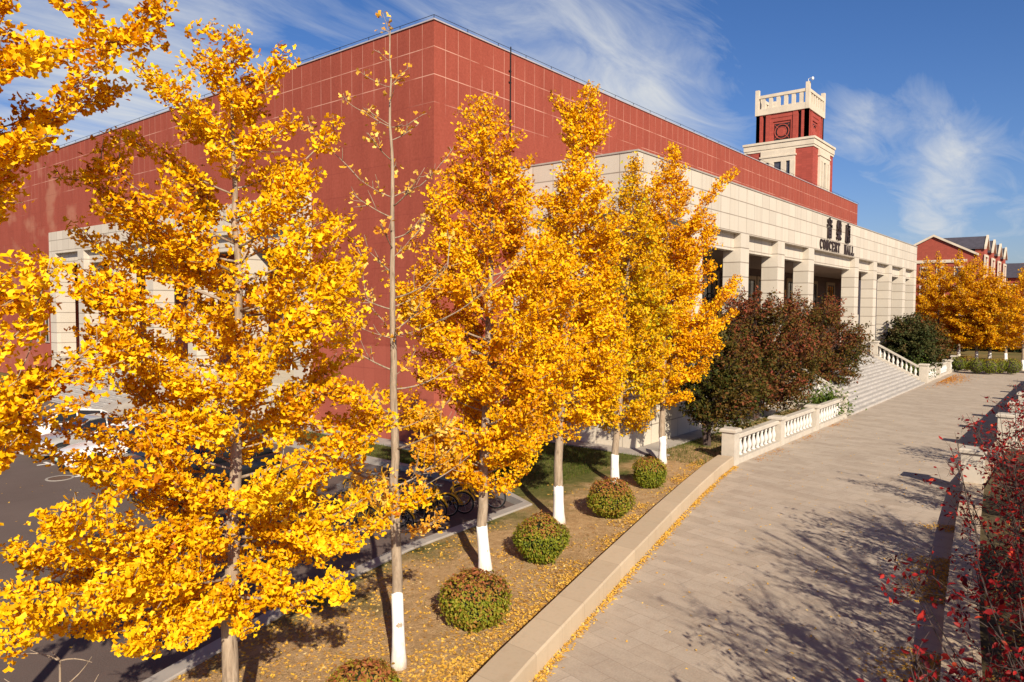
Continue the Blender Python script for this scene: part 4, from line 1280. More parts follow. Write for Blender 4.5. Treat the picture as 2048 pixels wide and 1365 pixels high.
# its neighbour beyond the left edge, only boughs in view
ginkgo("ginkgo_tree", "golden ginkgo boughs reaching in from beyond the left edge", GROUP,
       [(-330, 1900), (-300, 1200), (-280, 700), (-260, 200), (-240, -300), (-230, -420)], 7.0, 0.12,
       [(-400, 60, 60), (-250, 180, 180), (0, 260, 230), (250, 330, 250), (500, 360, 260), (750, 380, 300), (950, 400, 300), (1100, 380, 260)],
       28, 0.073, MT['gold'], step=0.050, per=6, spread=0.115, rise=0.5, seed=8, twigs=5, depth_scale=0.8,
       extra=[((-275, 600), [(-60, 420), (60, 300), (150, 170), (250, 60), (330, 0)], 0.4, 1.4), ((-275, 560), [(-30, 330), (100, 230), (240, 175)], 0.7, 1.5), ((-270, 480), [(0, 120), (120, 100), (330, 40)], 0.3, 1.2),
              ((-270, 450), [(-40, 150), (90, 120)], -0.6, 1.5), ((-280, 640), [(-60, 360), (30, 290), (100, 270)], -0.3, 1.6), ((-262, 250), [(60, -60), (170, 40), (250, 90)], 0.5, 1.5), ((-262, 300), [(20, 60), (150, 130)], 0.2, 1.3),
              ((-285, 1050), [(20, 840), (130, 745), (230, 655)], 1.0, 0.5), ((-285, 1080), [(-40, 900), (60, 700), (70, 560)], 0.6, 1.3), ((-285, 1000), [(-80, 760), (60, 640), (100, 520)], 0.2, 1.1),
              ((-285, 1120), [(-20, 920), (120, 720), (280, 690)], 1.2, 1.1), ((-285, 900), [(-60, 600), (40, 520)], -0.4, 1.2), ((-285, 1150), [(-60, 960), (40, 870)], -0.2, 1.2), ((-285, 700), [(-40, 420), (30, 360)], 0.1, 1.4), ((-285, 1140), [(-20, 900), (100, 830), (180, 800)], 0.9, 1.2), ((-285, 1160), [(-60, 980), (30, 880), (100, 900)], 0.5, 1.2), ((-285, 1100), [(-40, 860), (90, 760), (250, 720)], 1.0, 1.3)])
# the nearly bare one
ginkgo("ginkgo_tree", "nearly bare slender ginkgo with few leaves left on its upper twigs", GROUP,
       [(798, 1340), (795, 1200), (790, 1000), (787, 700), (785, 400), (781, 180), (778, 62)], 11.75, 0.098,
       [(90, 12, 12), (200, 60, 50), (300, 80, 80), (420, 110, 110), (560, 120, 140), (700, 130, 150), (820, 200, 130), (900, 210, 150), (1000, 190, 130), (1060, 130, 90)],
       26, 0.078, MT['pale'], wash=1.18, step=0.085, per=4, spread=0.10, rise=0.6, seed=5, twigs=6, depth_scale=0.7,
       bare_from=[(0.5, 1.0), (2.4, 1.0), (3.9, 0.75), (4.6, 0.08), (7.5, 0.07), (11, 0.06)],
       extra=[((781, 175), [(745, 160), (716, 140)], 0.1, 0.06), ((781, 172), [(800, 150), (820, 134)], 0, 0.06), ((781, 255), [(730, 225), (684, 193)], 0.1, 0.25), ((781, 255), [(815, 250), (848, 228)], 0, 0.15), ((778, 75), [(772, 45), (765, 26)], 0, 0.08),
              ((784, 395), [(720, 360), (663, 302), (598, 236)], 0.3, 0.05), ((784, 395), [(840, 372), (880, 330), (907, 295)], 0.1, 0.2), ((790, 516), [(820, 480), (850, 440)], 0.2, 0.05), ((792, 614), [(850, 580), (895, 535), (900, 470)], 0.3, 0.06),
              ((791, 672), [(840, 660), (882, 640), (970, 580), (1030, 520)], -0.3, 0.03), ((789, 677), [(730, 660), (681, 623)], 0.1, 0.04), ((789, 665), [(765, 640), (734, 595), (725, 540)], 0.3, 0.04), ((790, 753), [(815, 730), (832, 700)], 0, 0.06),
              ((792, 840), [(720, 830), (640, 850)], -0.2, 0.9), ((792, 860), [(860, 830), (900, 800)], -0.2, 0.8), ((793, 960), [(700, 940), (620, 905)], 0.3, 0.8), ((794, 1050), [(720, 1050), (640, 1085), (600, 1120)], -0.4, 1.4), ((794, 1060), [(840, 1060), (888, 1035)], -0.3, 1.3), ((793, 1010), [(870, 960), (940, 910)], 0.3, 0.35)])
# three to five further along the lawn
ginkgo("ginkgo_tree", "dense amber ginkgo in front of the hall's red corner", GROUP,
       [(971, 1160), (966, 1070), (966, 980), (976, 700), (985, 450), (980, 290), (965, 190)], 15.9, 0.125,
       [(195, 12, 12), (225, 45, 30), (290, 65, 65), (380, 95, 90), (460, 130, 120), (540, 155, 150), (640, 165, 170), (730, 165, 168), (820, 160, 158), (900, 118, 115), (965, 75, 70)],
       124, 0.074, MT['amber'], wash=1.05, step=0.050, per=7, spread=0.17, rise=0.62, seed=21, twigs=5)
ginkgo("ginkgo_tree", "golden ginkgo with a tall split leader above the porch edge", GROUP,
       [(1118, 1045), (1116, 975), (1120, 850), (1135, 600), (1152, 350), (1165, 250), (1183, 168)], 19.6, 0.135,
       [(172, 8, 8), (215, 32, 26), (262, 40, 45), (300, 12, 20), (350, 42, 55), (400, 55, 75), (480, 75, 95), (560, 98, 112), (640, 104, 122), (740, 98, 108), (820, 75, 85), (868, 30, 30)],
       140, 0.084, MT['gold'], wash=1.0, step=0.050, per=7, spread=0.19, rise=0.62, seed=33, twigs=5,
       extra=[((1160, 270), [(1125, 215), (1107, 192)], 0, 1.3), ((1160, 290), [(1190, 240), (1207, 220)], 0.1, 1.3)])
ginkgo("ginkgo_tree", "yellow-green ginkgo before the corner of the beige plinth", GROUP,
       [(1230, 958), (1229, 924), (1234, 860), (1243, 760), (1252, 600), (1262, 430), (1268, 312)], 24.0, 0.13,
       [(318, 8, 8), (380, 30, 32), (440, 60, 50), (520, 85, 75), (600, 100, 90), (690, 100, 92), (760, 88, 85), (815, 62, 72), (850, 32, 55)],
       140, 0.086, MT['lemon'], wash=0.95, step=0.058, per=7, spread=0.20, rise=0.62, seed=44, twigs=4)
ginkgo("ginkgo_tree", "amber ginkgo with a bough pointing up towards the black lettering", GROUP,
       [(1325, 922), (1324, 878), (1325, 800), (1330, 600), (1338, 420), (1347, 290)], 27.2, 0.13,
       [(288, 6, 6), (330, 28, 28), (380, 48, 40), (450, 62, 75), (520, 62, 85), (600, 62, 105), (660, 62, 112), (720, 58, 88), (780, 48, 60), (805, 24, 28)],
       120, 0.090, MT['amber'], wash=1.0, step=0.056, per=7, spread=0.20, rise=0.66, seed=55, twigs=4,
       extra=[((1335, 520), [(1400, 420), (1440, 370), (1468, 343)], 0.2, 1.6), ((1332, 640), [(1400, 500), (1425, 430)], 0.1, 1.3), ((1330, 720), [(1420, 620), (1474, 555)], -0.1, 1.5), ((1330, 740), [(1440, 650), (1470, 620)], 0.2, 1.3)])


# row of orange ginkgos beyond the end of the path
FARG = "orange ginkgos beyond the end of the path"
far_spots = [((1917, 712), 66, 500, 95, "orange ginkgo just beyond the end of the far balustrade"), ((1953, 721), 62, 508, 85, "orange ginkgo second along the far hedge row"),
             ((1979, 721), 62, 535, 80, "orange ginkgo with a low hanging bough above the clipped bushes"), ((2011, 725), 60, 560, 70, "orange ginkgo near the right edge of the far row"),
             ((2046, 742), 56, 530, 60, "orange ginkgo at the right edge, white trunk foot in front of the dark shade"), ((1875, 715), 72, 505, 70, "orange ginkgo rising behind the dark shrub beside the hall"),
             ((1944, 690), 84, 515, 70, "orange ginkgo in the second row, behind the far lawn"), ((1999, 697), 80, 545, 70, "orange ginkgo deep in the shade of the far garden"), ((1850, 705), 78, 510, 50, "orange ginkgo against the end of the beige colonnade")]
for i, ((fx, fy), dep, topy, hw, lab) in enumerate(far_spots):
    dep = depth_of(at_z(fx, fy, 0.12))
    h = 690-topy
    prof = [(topy+4, 4, 4), (topy+0.15*h, hw*0.28, hw*0.28), (topy+0.4*h, hw*0.52, hw*0.52), (topy+0.65*h, hw*0.68, hw*0.68), (topy+0.85*h, hw*0.66, hw*0.66), (topy+0.97*h, hw*0.40, hw*0.40)]
    ginkgo("ginkgo_tree", lab, FARG, [(fx, fy), (fx+2, (fy+topy)/2), (fx+3, topy)], dep, 0.17, prof, 60, 0.17, MT['farleaf'], wash=1.0, base_z=0.12, step=0.105, per=6, spread=0.30, rise=0.5, seed=70+i, twigs=3)


# ------------------------------------------------------------------ clipped bushes
def bush_proto(name, seed, n=5200, top_red=True, leaf=0.036):
    """a ball of radius 1 of small leaves on stems round a leafy core"""
    global RNG
    RNG = np.random.default_rng(seed)
    d = rand_dirs(n)
    lump = 1+0.075*np.sin(d[:, 0]*5+seed)*np.sin(d[:, 1]*4+2*seed)+0.05*np.sin(d[:, 2]*6+2*seed)+0.03*np.sin(d[:, 0]*11+d[:, 1]*9+seed)
    r = (0.86+0.17*RNG.random(n))*lump
    stray = RNG.random(n) < 0.06; r[stray] += 0.13*RNG.random(stray.sum())
    P = d*r[:, None]
    P = P*np.array([1, 1, 0.94])
    P[:, :2] *= (1-0.20*np.clip(-P[:, 2:3], 0, 1)**1.5)
    k = P[:, 2] > -0.9; P, d = P[k], d[k]
    nn = d*0.9+rand_dirs(len(P))*0.75+np.array([0, 0, 0.2])
    uu = rand_dirs(len(P))+np.array([0, 0, -0.2])+d*0.5
    # red young leaves on the clipped top
    tint = 0.30+0.17*RNG.normal(size=len(P))+np.where(P[:, 2] > 0.35, 0.36*RNG.random(len(P))+0.35*(P[:, 2]-0.30), 0)
    return P, nn, uu, tint


BUSHG = "round clipped bushes in the bare earth"
bush_spots = [((948, 1265), 0.62, 1.05, "round red-topped bush at the foot of the amber ginkgo"), ((1083, 1130), 0.60, 1.08, "round green bush between the amber ginkgo and the split-leader ginkgo"),
              ((1224, 1040), 0.63, 1.08, "round red-topped bush hiding the foot of the yellow-green ginkgo"), ((1302, 978), 0.54, 1.0, "smallest round green bush, nearest the pillar of the stone balustrade"),
              ((718, 1460), 0.52, 0.85, "round reddish bush cut by the bottom edge, beside the bare white-footed ginkgo")]
for i, ((bx, by), rad, h, lab) in enumerate(bush_spots):
    g = at_z(bx, by, 0.15)
    fwd = FH*rad*0.42
    c = np.array([g[0]+fwd[0], g[1]+fwd[1], 0.15])
    root = empty("clipped_bush", tuple(c), lab, "bush", BUSHG)
    P, nn, uu, tint = bush_proto("leaf", 100+i)
    sc = np.array([rad, rad, h/1.88])
    o = leaves("foliage", P*sc, nn, uu, 0.058*(1+0.25*RNG.normal(size=len(P))).clip(0.6, 1.5), tint+(0.20 if i in (0, 2, 4) else 0.06), MT['box'], root, 'oval')
    o.location = (0, 0, h/1.88*0.9)
    b = MB()
    for k in range(9):
        a = k*0.7; b.tube([(0.06*math.cos(a), 0.06*math.sin(a), -0.05), (rad*0.45*math.cos(a), rad*0.45*math.sin(a), h*0.45), (rad*0.75*math.cos(a), rad*0.75*math.sin(a), h*(0.55+0.04*(k % 5)))], [0.016, 0.012, 0.005], 5)
    b.build("stem", MT['twig'], root)
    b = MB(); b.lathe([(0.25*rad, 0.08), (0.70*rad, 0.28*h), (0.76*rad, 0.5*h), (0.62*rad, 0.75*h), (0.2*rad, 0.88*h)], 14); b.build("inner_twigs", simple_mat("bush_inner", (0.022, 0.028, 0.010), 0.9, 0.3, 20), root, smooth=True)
# the far hedge row
FB = "clipped bushes at the end of the path"
for i, (bx, by, rad, lab) in enumerate([(1922, 742, 0.85, "dark green ball bush next to the last balustrade pillar"), (1941, 741, 0.85, "orange-tinged ball bush touching the dark green one"), (1960, 747, 1.0, "round green bush standing alone at the path end"),
                                        (1985, 748, 1.0, "olive ball bush in the middle of the far hedge row"), (2006, 747, 0.95, "olive ball bush overlapping its neighbour on the right"), (2030, 748, 1.0, "round green bush closest to the white tree foot at the right edge")]):
    g = at_z(bx, by, 0.12)
    rad *= 0.78
    root = empty("clipped_bush", (g[0]+0.5, g[1]+0.3, 0.12), lab, "bush", FB)
    P, nn, uu, tint = bush_proto("leaf", 200+i, 1300)
    o = leaves("foliage", P*np.array([rad, rad, 0.72]), nn, uu, 0.11, tint*0.8-0.08+(0.3 if i == 1 else 0.1 if i in (3, 4) else 0), MT['box'], root, 'oval')
    o.location = (0, 0, 0.66)
    b = MB(); b.lathe([(0.3*rad, 0.05), (0.75*rad, 0.35), (0.8*rad, 0.65), (0.6*rad, 1.0), (0.2*rad, 1.2)], 12); b.build("inner_twigs", MT['twig'], root, smooth=True)
    for k in range(1):
        b = MB(); b.tube([(0, 0, -0.05), (0, 0, 0.5)], 0.05, 6); b.build("stem", MT['twig'], root)


# shaded hedge behind the far ginkgos
RNG = np.random.default_rng(640)
hg = at_z(1900, 700, 0.12); hh = at_z(2120, 708, 0.12)
hx = MB(); L_ = 14000
tt = RNG.random(L_); hp = hg[None]+(hh-hg)[None]*tt[:, None]
wob = 1.5+0.5*np.sin(tt*23)+0.35*np.sin(tt*57)
P = hp+np.stack([RNG.normal(size=L_)*0.9, RNG.normal(size=L_)*0.9, RNG.random(L_)**0.7*wob*1.3+0.05], 1)
hedge = empty("hedge", tuple(hp[0]), "dark shaded hedge behind the trunks of the far orange ginkgos", "hedge")
o = leaves("foliage", P-hp[0], rand_dirs(L_)+np.array([0, 0, 0.4]), rand_dirs(L_), 0.26, 0.35+0.2*RNG.normal(size=L_), MT['greenleaf'], hedge, 'oval')
b = MB()
for k in range(40):
    q = hg+(hh-hg)*k/39-hp[0]; b.tube([tuple(q), tuple(q+np.array([0.1, 0.1, 1.6]))], [0.05, 0.02], 5)
b.build("stem", MT['twig'], hedge)


# ------------------------------------------------------------------ dark shrubby trees by the steps
def dark_tree(label, base, lobes, nleaf, mat, leafsize, seed, tint0=0.0, group=None, name="dark_tree", stems=1):
    """lobes: (x,y,z,rx,ry,rz) relative to the base; sprays of small leaves spread through them"""
    global RNG
    RNG = np.random.default_rng(seed)
    root = empty(name, tuple(base), label, "tree", group)
    tb = MB(); cr = Crown()
    htop = max(l[2]+l[5] for l in lobes)
    for s in range(stems):
        a = s*2.1
        tb.tube([(0.12*s*math.cos(a), 0.12*s*math.sin(a), -0.05), (0.25*s*math.cos(a), 0.25*s*math.sin(a), htop*0.28), (0.5*s*math.cos(a), 0.5*s*math.sin(a), htop*0.62)], [0.11, 0.085, 0.03], 8)
    vol = np.array([l[3]*l[4]*l[5] for l in lobes])**0.8; vol = vol/vol.sum()
    nspray = int(nleaf/34)
    for l, v in zip(lobes, vol):
        c = np.array(l[:3]); R = np.array(l[3:])
        root_pt = np.array([0, 0, min(c[2]*0.55, htop*0.45)])
        for k in range(max(3, int(nspray*v))):
            d = rand_dirs(1)[0]
            r = 0.45+0.62*RNG.random()**0.7
            E = c+d*R*r
            S = root_pt+(c+d*R*r*0.45-root_pt)*(0.75+0.2*RNG.random())
            if k % 4 == 0:
                cc = curve3(root_pt, E, -0.05, 5, 0.05)
                tb.tube(cc, list(np.linspace(0.03, 0.006, 6)), 4)
            tip = E+(d*0.55+np.array([0, 0, 0.5])+0.3*rand_dirs(1)[0])*0.55*(0.5+RNG.random())*min(1.0, R.min())
            cc = curve3(S, tip, -0.04, 4, 0.05)
            tb.tube(cc, [0.012, 0.010, 0.008, 0.006, 0.003], 3)
            cr.along(cc, 0.045, 2, 0.16, 0.25, 0.5)
    tb.build("trunk", MT['twig'], root)
    P = np.concatenate(cr.p); Nn = np.concatenate(cr.n); U = np.concatenate(cr.u)
    n = len(P)
    tint = 0.42+tint0+0.2*np.sin(P[:, 0]*1.3+P[:, 2])*np.sin(P[:, 1]*1.1+P[:, 2]*1.7)+0.19*RNG.normal(size=n)+0.05*(P[:, 2]-htop*0.5)
    leaves("crown", P, Nn, U, leafsize*(1+0.25*RNG.normal(size=n)).clip(0.5, 1.6), tint, mat, root, 'oval')
    return root


DG = "dark reddish trees between the balustrade and the plinth"
p1 = at_z(1417, 893, 0.15); p2 = at_z(1515, 842, 0.15); p3 = at_z(1605, 800, 0.15)


def zpx(base, py):
    return float(at_d(1024, py, depth_of(base))[2])


def mpx(base, px):
    return px*depth_of(base)/FPX


for base, lab, xl, xr, yt, seed, t0, yc in ((p1, "dark green tree with small crown nearest the balustrade's end pillar", 58, 70, 630, 301, -0.06, 858),
                                            (p2, "dark reddish-brown tree behind the middle of the stone balustrade", 118, 105, 578, 302, 0.15, 848),
                                            (p3, "rusty dark tree overhanging the front steps", 115, 112, 585, 303, 0.13, 840)):
    zt = zpx(base, yt)-0.15; zb = max(0.7, zpx(base, yc)-0.15)
    wl, wr = mpx(base, xl), mpx(base, xr)
    zc = (zt+zb)/2; hz = (zt-zb)/2
    lobes = [((wr-wl)/2*RH[0], (wr-wl)/2*RH[1], zc-hz*0.35, (wl+wr)/2*0.95, 1.6, hz*0.62), (-wl*0.45*RH[0], -wl*0.45*RH[1], zc+hz*0.25, wl*0.55, 1.1, hz*0.55), (wr*0.35*RH[0], wr*0.35*RH[1], zc+hz*0.30, wr*0.55, 1.1, hz*0.50),
             (0.0, 0.2, zc+hz*0.60, 0.8, 0.8, hz*0.36), (wr*0.6*RH[0], wr*0.6*RH[1], zc-hz*0.55, wr*0.55, 1.2, hz*0.5), (wr*0.8*RH[0], wr*0.8*RH[1]-0.3, zc-hz*0.15, wr*0.42, 0.9, hz*0.5), (-0.3*RH[0], -0.3*RH[1]-0.4, zc-hz*0.75, wl*0.8, 1.1, hz*0.32), (-wl*0.6*RH[0], -wl*0.6*RH[1], zc-hz*0.4, wl*0.5, 1.0, hz*0.45)]
    dark_tree(lab, base, lobes, 38000 if seed > 301 else 18000, MT['darkleaf'], 0.135, seed, t0, DG, stems=2)
# second mass beside the far side of the steps
p4 = np.array([50.5, -8.4, 0.15]); p5 = np.array([56.5, -8.2, 0.15])
for base, lab, R, H_, seed in ((p4, "dark green shrub beside the sloping stair railing", 2.7, 5.4, 311), (p5, "dark brown shrub at the foot of the orange ginkgos", 2.9, 5.1, 312)):
    lobes = [(0, 0, H_*0.48, R, R*0.8, H_*0.36), (-R*0.35, 0, H_*0.66, R*0.6, R*0.6, H_*0.28), (R*0.45, 0, H_*0.6, R*0.6, R*0.6, H_*0.26), (0, -0.4, H_*0.3, R*0.9, R*0.7, H_*0.24)]
    dark_tree(lab, base, lobes, 13000, MT['greenleaf'] if seed == 311 else MT['darkleaf'], 0.20, seed, 0.05 if seed == 311 else 0.0, "dark shrubs behind the far balustrade", name="dark_shrub", stems=3)
# creeper spilling through the balustrades
global_rng = np.random.default_rng(9)
RNG = global_rng
for (cx, cy, cz, L, lab) in ((49.0, -9.4, 0.9, 3.2, "fresh green creeper spilling over the stair railing"), (21.0, -9.6, 0.9, 1.6, "bright green creeper at the top of the balustrade beside the steps")):
    root = empty("creeper", (cx, cy, 0.15), lab, "plant")
    n = 2600
    P = np.stack([RNG.normal(size=n)*L*0.45, RNG.normal(size=n)*0.45, np.abs(RNG.normal(size=n))*0.55+0.1], 1)
    leaves("foliage", P, rand_dirs(n)+np.array([-0.3, -0.5, 0.6]), rand_dirs(n), 0.16, 0.5+0.25*RNG.normal(size=n), MT['vine'], root, 'oval')
    b = MB()
    for k in range(8): b.tube([(k*0.2-0.8, 0, -0.05), (k*0.45-1.6, 0.1, 0.5), (k*0.5-1.8, -0.2, 0.9)], [0.02, 0.012, 0.005], 4)
    b.build("stem", MT['twig'], root)


# ------------------------------------------------------------------ crimson shrubs in the garden on the right
def red_shrub(label, base, stems, h, spread, nleafstep, seed, leaf, lean=(0, 0), group="crimson-leaved shrubs in the garden bed"):
    global RNG
    RNG = np.random.default_rng(seed)
    root = empty("crimson_shrub", tuple(base), label, "shrub", group)
    tb = MB(); cr = Crown()
    for s in range(stems):
        a = s*2.399+RNG.normal()*0.2
        out = spread*(0.25+0.75*RNG.random())
        hh = h*(0.72+0.33*RNG.random())*(1-0.25*(out/spread)**2)
        E = np.array([math.cos(a)*out+lean[0]*hh/h, math.sin(a)*out+lean[1]*hh/h, hh])
        S = np.array([math.cos(a)*0.15, math.sin(a)*0.15, -0.05])
        c = curve3(S, E, 0.10, 9, 0.04)
        tb.tube(c, list(np.linspace(0.026, 0.004, 10)), 5)
        for k in range(13):
            t = 0.28+0.7*RNG.random()
            i = int(t*9); q = c[i]+(c[min(9, i+1)]-c[i])*(t*9-i)
            dd = unit((np.array([math.cos(a), math.sin(a), 0.9])*0.6+rand_dirs(1)[0]*0.9)[None])[0]
            L = (0.35+0.75*RNG.random())*(1.25-t*0.6)
            c2 = curve3(q, q+dd*L, 0.03, 4, 0.05)
            tb.tube(c2, [0.009, 0.007, 0.005, 0.004, 0.0025], 4)
            cr.along(c2, nleafstep, 1, 0.05, 0.15, 0.3)
            for w in range(3):
                q2 = c2[1+w]; d3 = unit((dd*0.6+rand_dirs(1)[0])[None])[0]
                c3 = curve3(q2, q2+d3*L*0.45, 0.02, 3, 0.04)
                tb.tube(c3, [0.005, 0.004, 0.003, 0.002], 3)
                cr.along(c3, nleafstep, 1, 0.04, 0.1, 0.3)
    tb.build("stem", MT['twig'], root)
    P = np.concatenate(cr.p); Nn = np.concatenate(cr.n); U = np.concatenate(cr.u); n = len(P)
    leaves("crown", P, Nn, U, leaf*(1+0.25*RNG.normal(size=n)).clip(0.5, 1.6), 0.45+0.27*RNG.normal(size=n), MT['redleaf'], root, 'oval')
    return root


red_shrub("broad crimson shrub overhanging the near end of the low garden wall", (-10.4, -21.3, 0.18), 26, 3.5, 2.4, 0.105, 401, 0.085)
red_shrub("tangled crimson shrub beside the stone gate pillar", (-3.4, -20.5, 0.18), 24, 3.7, 2.0, 0.12, 402, 0.09)
red_shrub("crimson shrub before the far balustrade, twigs crossing its shadow", (3.2, -20.2, 0.18), 20, 3.8, 2.0, 0.12, 403, 0.09)
red_shrub("twiggy crimson shrub close to the camera at the lower right", (-13.3, -21.6, 0.18), 26, 3.3, 2.7, 0.12, 404, 0.08)
red_shrub("bare-twigged crimson shrub past the gate pillar at the right edge", (10.5, -20.0, 0.18), 18, 3.9, 1.9, 0.11, 405, 0.10)
red_shrub("crimson shrub between the broad one and the tangled one by the pillar", (-7.0, -21.6, 0.18), 24, 3.6, 2.2, 0.105, 406, 0.09)


def bare_tree(label, base, h, spread, seed):
    """leafless tree with fine ascending twigs; stands beyond the garden bed and shades the paving"""
    global RNG
    RNG = np.random.default_rng(seed)
    root = empty("bare_tree", tuple(base), label, "tree", "bare twiggy trees beyond the garden bed")
    tb = MB(); cr = Crown()
    tb.tube([(0, 0, -0.05), (0.05, 0.02, h*0.3), (0.0, 0.05, h*0.7), (0.1, 0, h)], [0.11, 0.09, 0.045, 0.01], 7)
    for k in range(30):
        f = 0.22+0.75*(k+0.5)/30; a = k*2.4
        S = np.array([0, 0, h*f*0.82]); R = spread*(0.45+0.6*RNG.random())*(1.15-0.6*f)
        E = np.array([math.cos(a)*R, math.sin(a)*R, h*f*0.82+R*0.75])
        c = curve3(S, E, 0.05, 6, 0.04); tb.tube(c, list(np.linspace(0.03, 0.006, 7)), 4)
        for q in range(11):
            t = 0.2+0.78*RNG.random(); i = int(t*6); p = c[i]+(c[min(6, i+1)]-c[i])*(t*6-i)
            d = unit(((E-S)/np.linalg.norm(E-S)+0.7*rand_dirs(1)[0]+np.array([0, 0, 0.3]))[None])[0]
            L = 0.5+0.7*RNG.random()
            c2 = curve3(p, p+d*L, 0.03, 3, 0.04); tb.tube(c2, [0.012, 0.010, 0.008, 0.006], 3)
            cr.along(c2, 0.16, 1, 0.06, 0.2, 0.3)
            for w in range(2):
                d3 = unit((d+0.9*rand_dirs(1)[0])[None])[0]; c3 = curve3(c2[1+w], c2[1+w]+d3*L*0.5, 0.02, 2, 0.03); tb.tube(c3, [0.008, 0.006, 0.005], 3)
                cr.along(c3, 0.18, 1, 0.05, 0.2, 0.3)
    tb.build("trunk", MT['twig'], root)
    cr.mesh("crown", MT['redleaf'], root, 0.08, shape='oval')
    return root


bare_tree("tall bare twiggy tree casting dappled shade on the near paving", (-13.6, -25.0, 0.18), 6.8, 2.6, 501)
bare_tree("bare twiggy tree casting streaked shade across the middle of the path", (-8.8, -24.0, 0.18), 6.4, 2.6, 502)
bare_tree("smaller bare twiggy tree shading the paving near the gate pillar", (-4.0, -22.8, 0.18), 5.2, 2.2, 503)


# ------------------------------------------------------------------ leaf litter and grass
def litter(name, P, size, mat, tint, label=None):
    n = len(P)
    nn = rand_dirs(n)*0.35+np.array([0, 0, 1.0])
    a = RNG.random(n)*6.283
    u = np.stack([np.cos(a), np.sin(a), np.zeros(n)], 1)
    o = leaves(name, P, nn, u, size, tint, mat, None, 'fan')
    tag(o, kind='stuff'); return o


RNG = np.random.default_rng(77)


def along_poly(pl, n):
    pl = np.array(pl); seg = np.linalg.norm(np.diff(pl, axis=0), axis=1); cum = np.concatenate([[0], np.cumsum(seg)])
    t = RNG.random(n)*cum[-1]
    return np.stack([np.interp(t, cum, pl[:, 0]), np.interp(t, cum, pl[:, 1])], 1), t


# lying on the earth, thicker along the wall and under the near trees
n = 34000
xy, t = along_poly(offset(KERB_OUT, 0.62)[2:], n)
w = np.abs(RNG.normal(size=n)); dist = np.where(RNG.random(n) < 0.5, 0.06+w*0.55, RNG.random(n)*4.6)
xy = xy+np.stack([-0.22*dist, 0.975*dist], 1)
clump = np.sin(xy[:, 0]*1.9+np.sin(xy[:, 1]*2.3)*1.5)*np.sin(xy[:, 1]*2.7+xy[:, 0]*0.6)
keep = RNG.random(n) < np.clip(0.22+0.42*clump+np.clip((-7.5-xy[:, 0])*0.085, -0.34, 0.55)+np.where(dist < 0.7, 0.22, 0), 0.015, 1)
lot = np.interp(xy[:, 0], [p[0] for p in LOT_EDGE]+[-3.4, 0, 40], [p[1] for p in LOT_EDGE]+[-6, -7.6, -7.6])
keep &= xy[:, 1] < lot-0.40
xy = xy[keep]
litter("fallen_leaves", np.column_stack([xy, np.full(len(xy), 0.158)+RNG.random(len(xy))*0.012]), 0.055+0.02*RNG.random(len(xy)), MT['fallen'], 0.42+0.25*RNG.normal(size=len(xy)))
# drift against the outer foot of the low wall
n = 4600
xy, t = along_poly(KERB_OUT[2:], n)
den = 0.55+0.45*np.sin(t*0.9)*np.sin(t*2.3+1)
dist = np.abs(RNG.normal(size=n))*0.075+0.02
keep = (RNG.random(n) < den+0.15)
xy = xy-np.stack([-0.22*dist, 0.975*dist], 1); xy, dist = xy[keep], dist[keep]
litter("fallen_leaves", np.column_stack([xy, 0.008+0.05*np.exp(-dist*14)*RNG.random(len(xy))]), 0.062, MT['fallen'], 0.55+0.2*RNG.normal(size=len(xy)))
# drift at the foot of the garden wall, scattered leaves on the paving, piles by the balustrade
n = 4200
xy, t = along_poly([(-9.3, -19.5), (-5.6, -19.04), (-1.3, -18.58), (2.0, -18.25)], n)
dist = np.abs(RNG.normal(size=n))*0.42+0.02
xy = xy+np.stack([-0.1*dist, dist], 1)
keep = (np.sin(t*1.1+0.6) > -0.2) & (RNG.random(n) < 0.8)
xy = xy[keep]
litter("fallen_leaves", np.column_stack([xy, np.full(len(xy), 0.01)+0.03*RNG.random(len(xy))]), 0.062, MT['fallen'], 0.35+0.22*RNG.normal(size=len(xy)))
n = 900
xy = np.stack([-10+RNG.random(n)*34, -18.2+RNG.random(n)*7.4], 1)
keep = RNG.random(n) < np.where(xy[:, 0] < 6, 0.75, 0.3)
edge = np.interp(xy[:, 0], [p[0] for p in KERB_OUT]+[30], [p[1] for p in KERB_OUT]+[-10.6])
keep &= xy[:, 1] < edge-0.1
xy = xy[keep]
litter("fallen_leaves", np.column_stack([xy, np.full(len(xy), 0.006)]), 0.058, MT['fallen'], 0.6+0.2*RNG.normal(size=len(xy)))
n = 900
xy = np.concatenate([np.stack([6.2+RNG.random(n)*15, -10.62-np.abs(RNG.normal(size=n))*0.28], 1), np.stack([50+RNG.normal(size=1100)*3.2, -11.1-np.abs(RNG.normal(size=1100))*0.7], 1)])
cl = np.sin(xy[:, 0]*0.8)*np.sin(xy[:, 0]*2.1+1)
xy = xy[(RNG.random(len(xy)) < 0.35+0.6*cl) | (xy[:, 0] > 40)]
litter("fallen_leaves", np.column_stack([xy, np.full(len(xy), 0.008)+0.02*RNG.random(len(xy))]), np.where(xy[:, 0] > 40, 0.10, 0.06), MT['rust'], 0.6+0.25*RNG.normal(size=len(xy)))
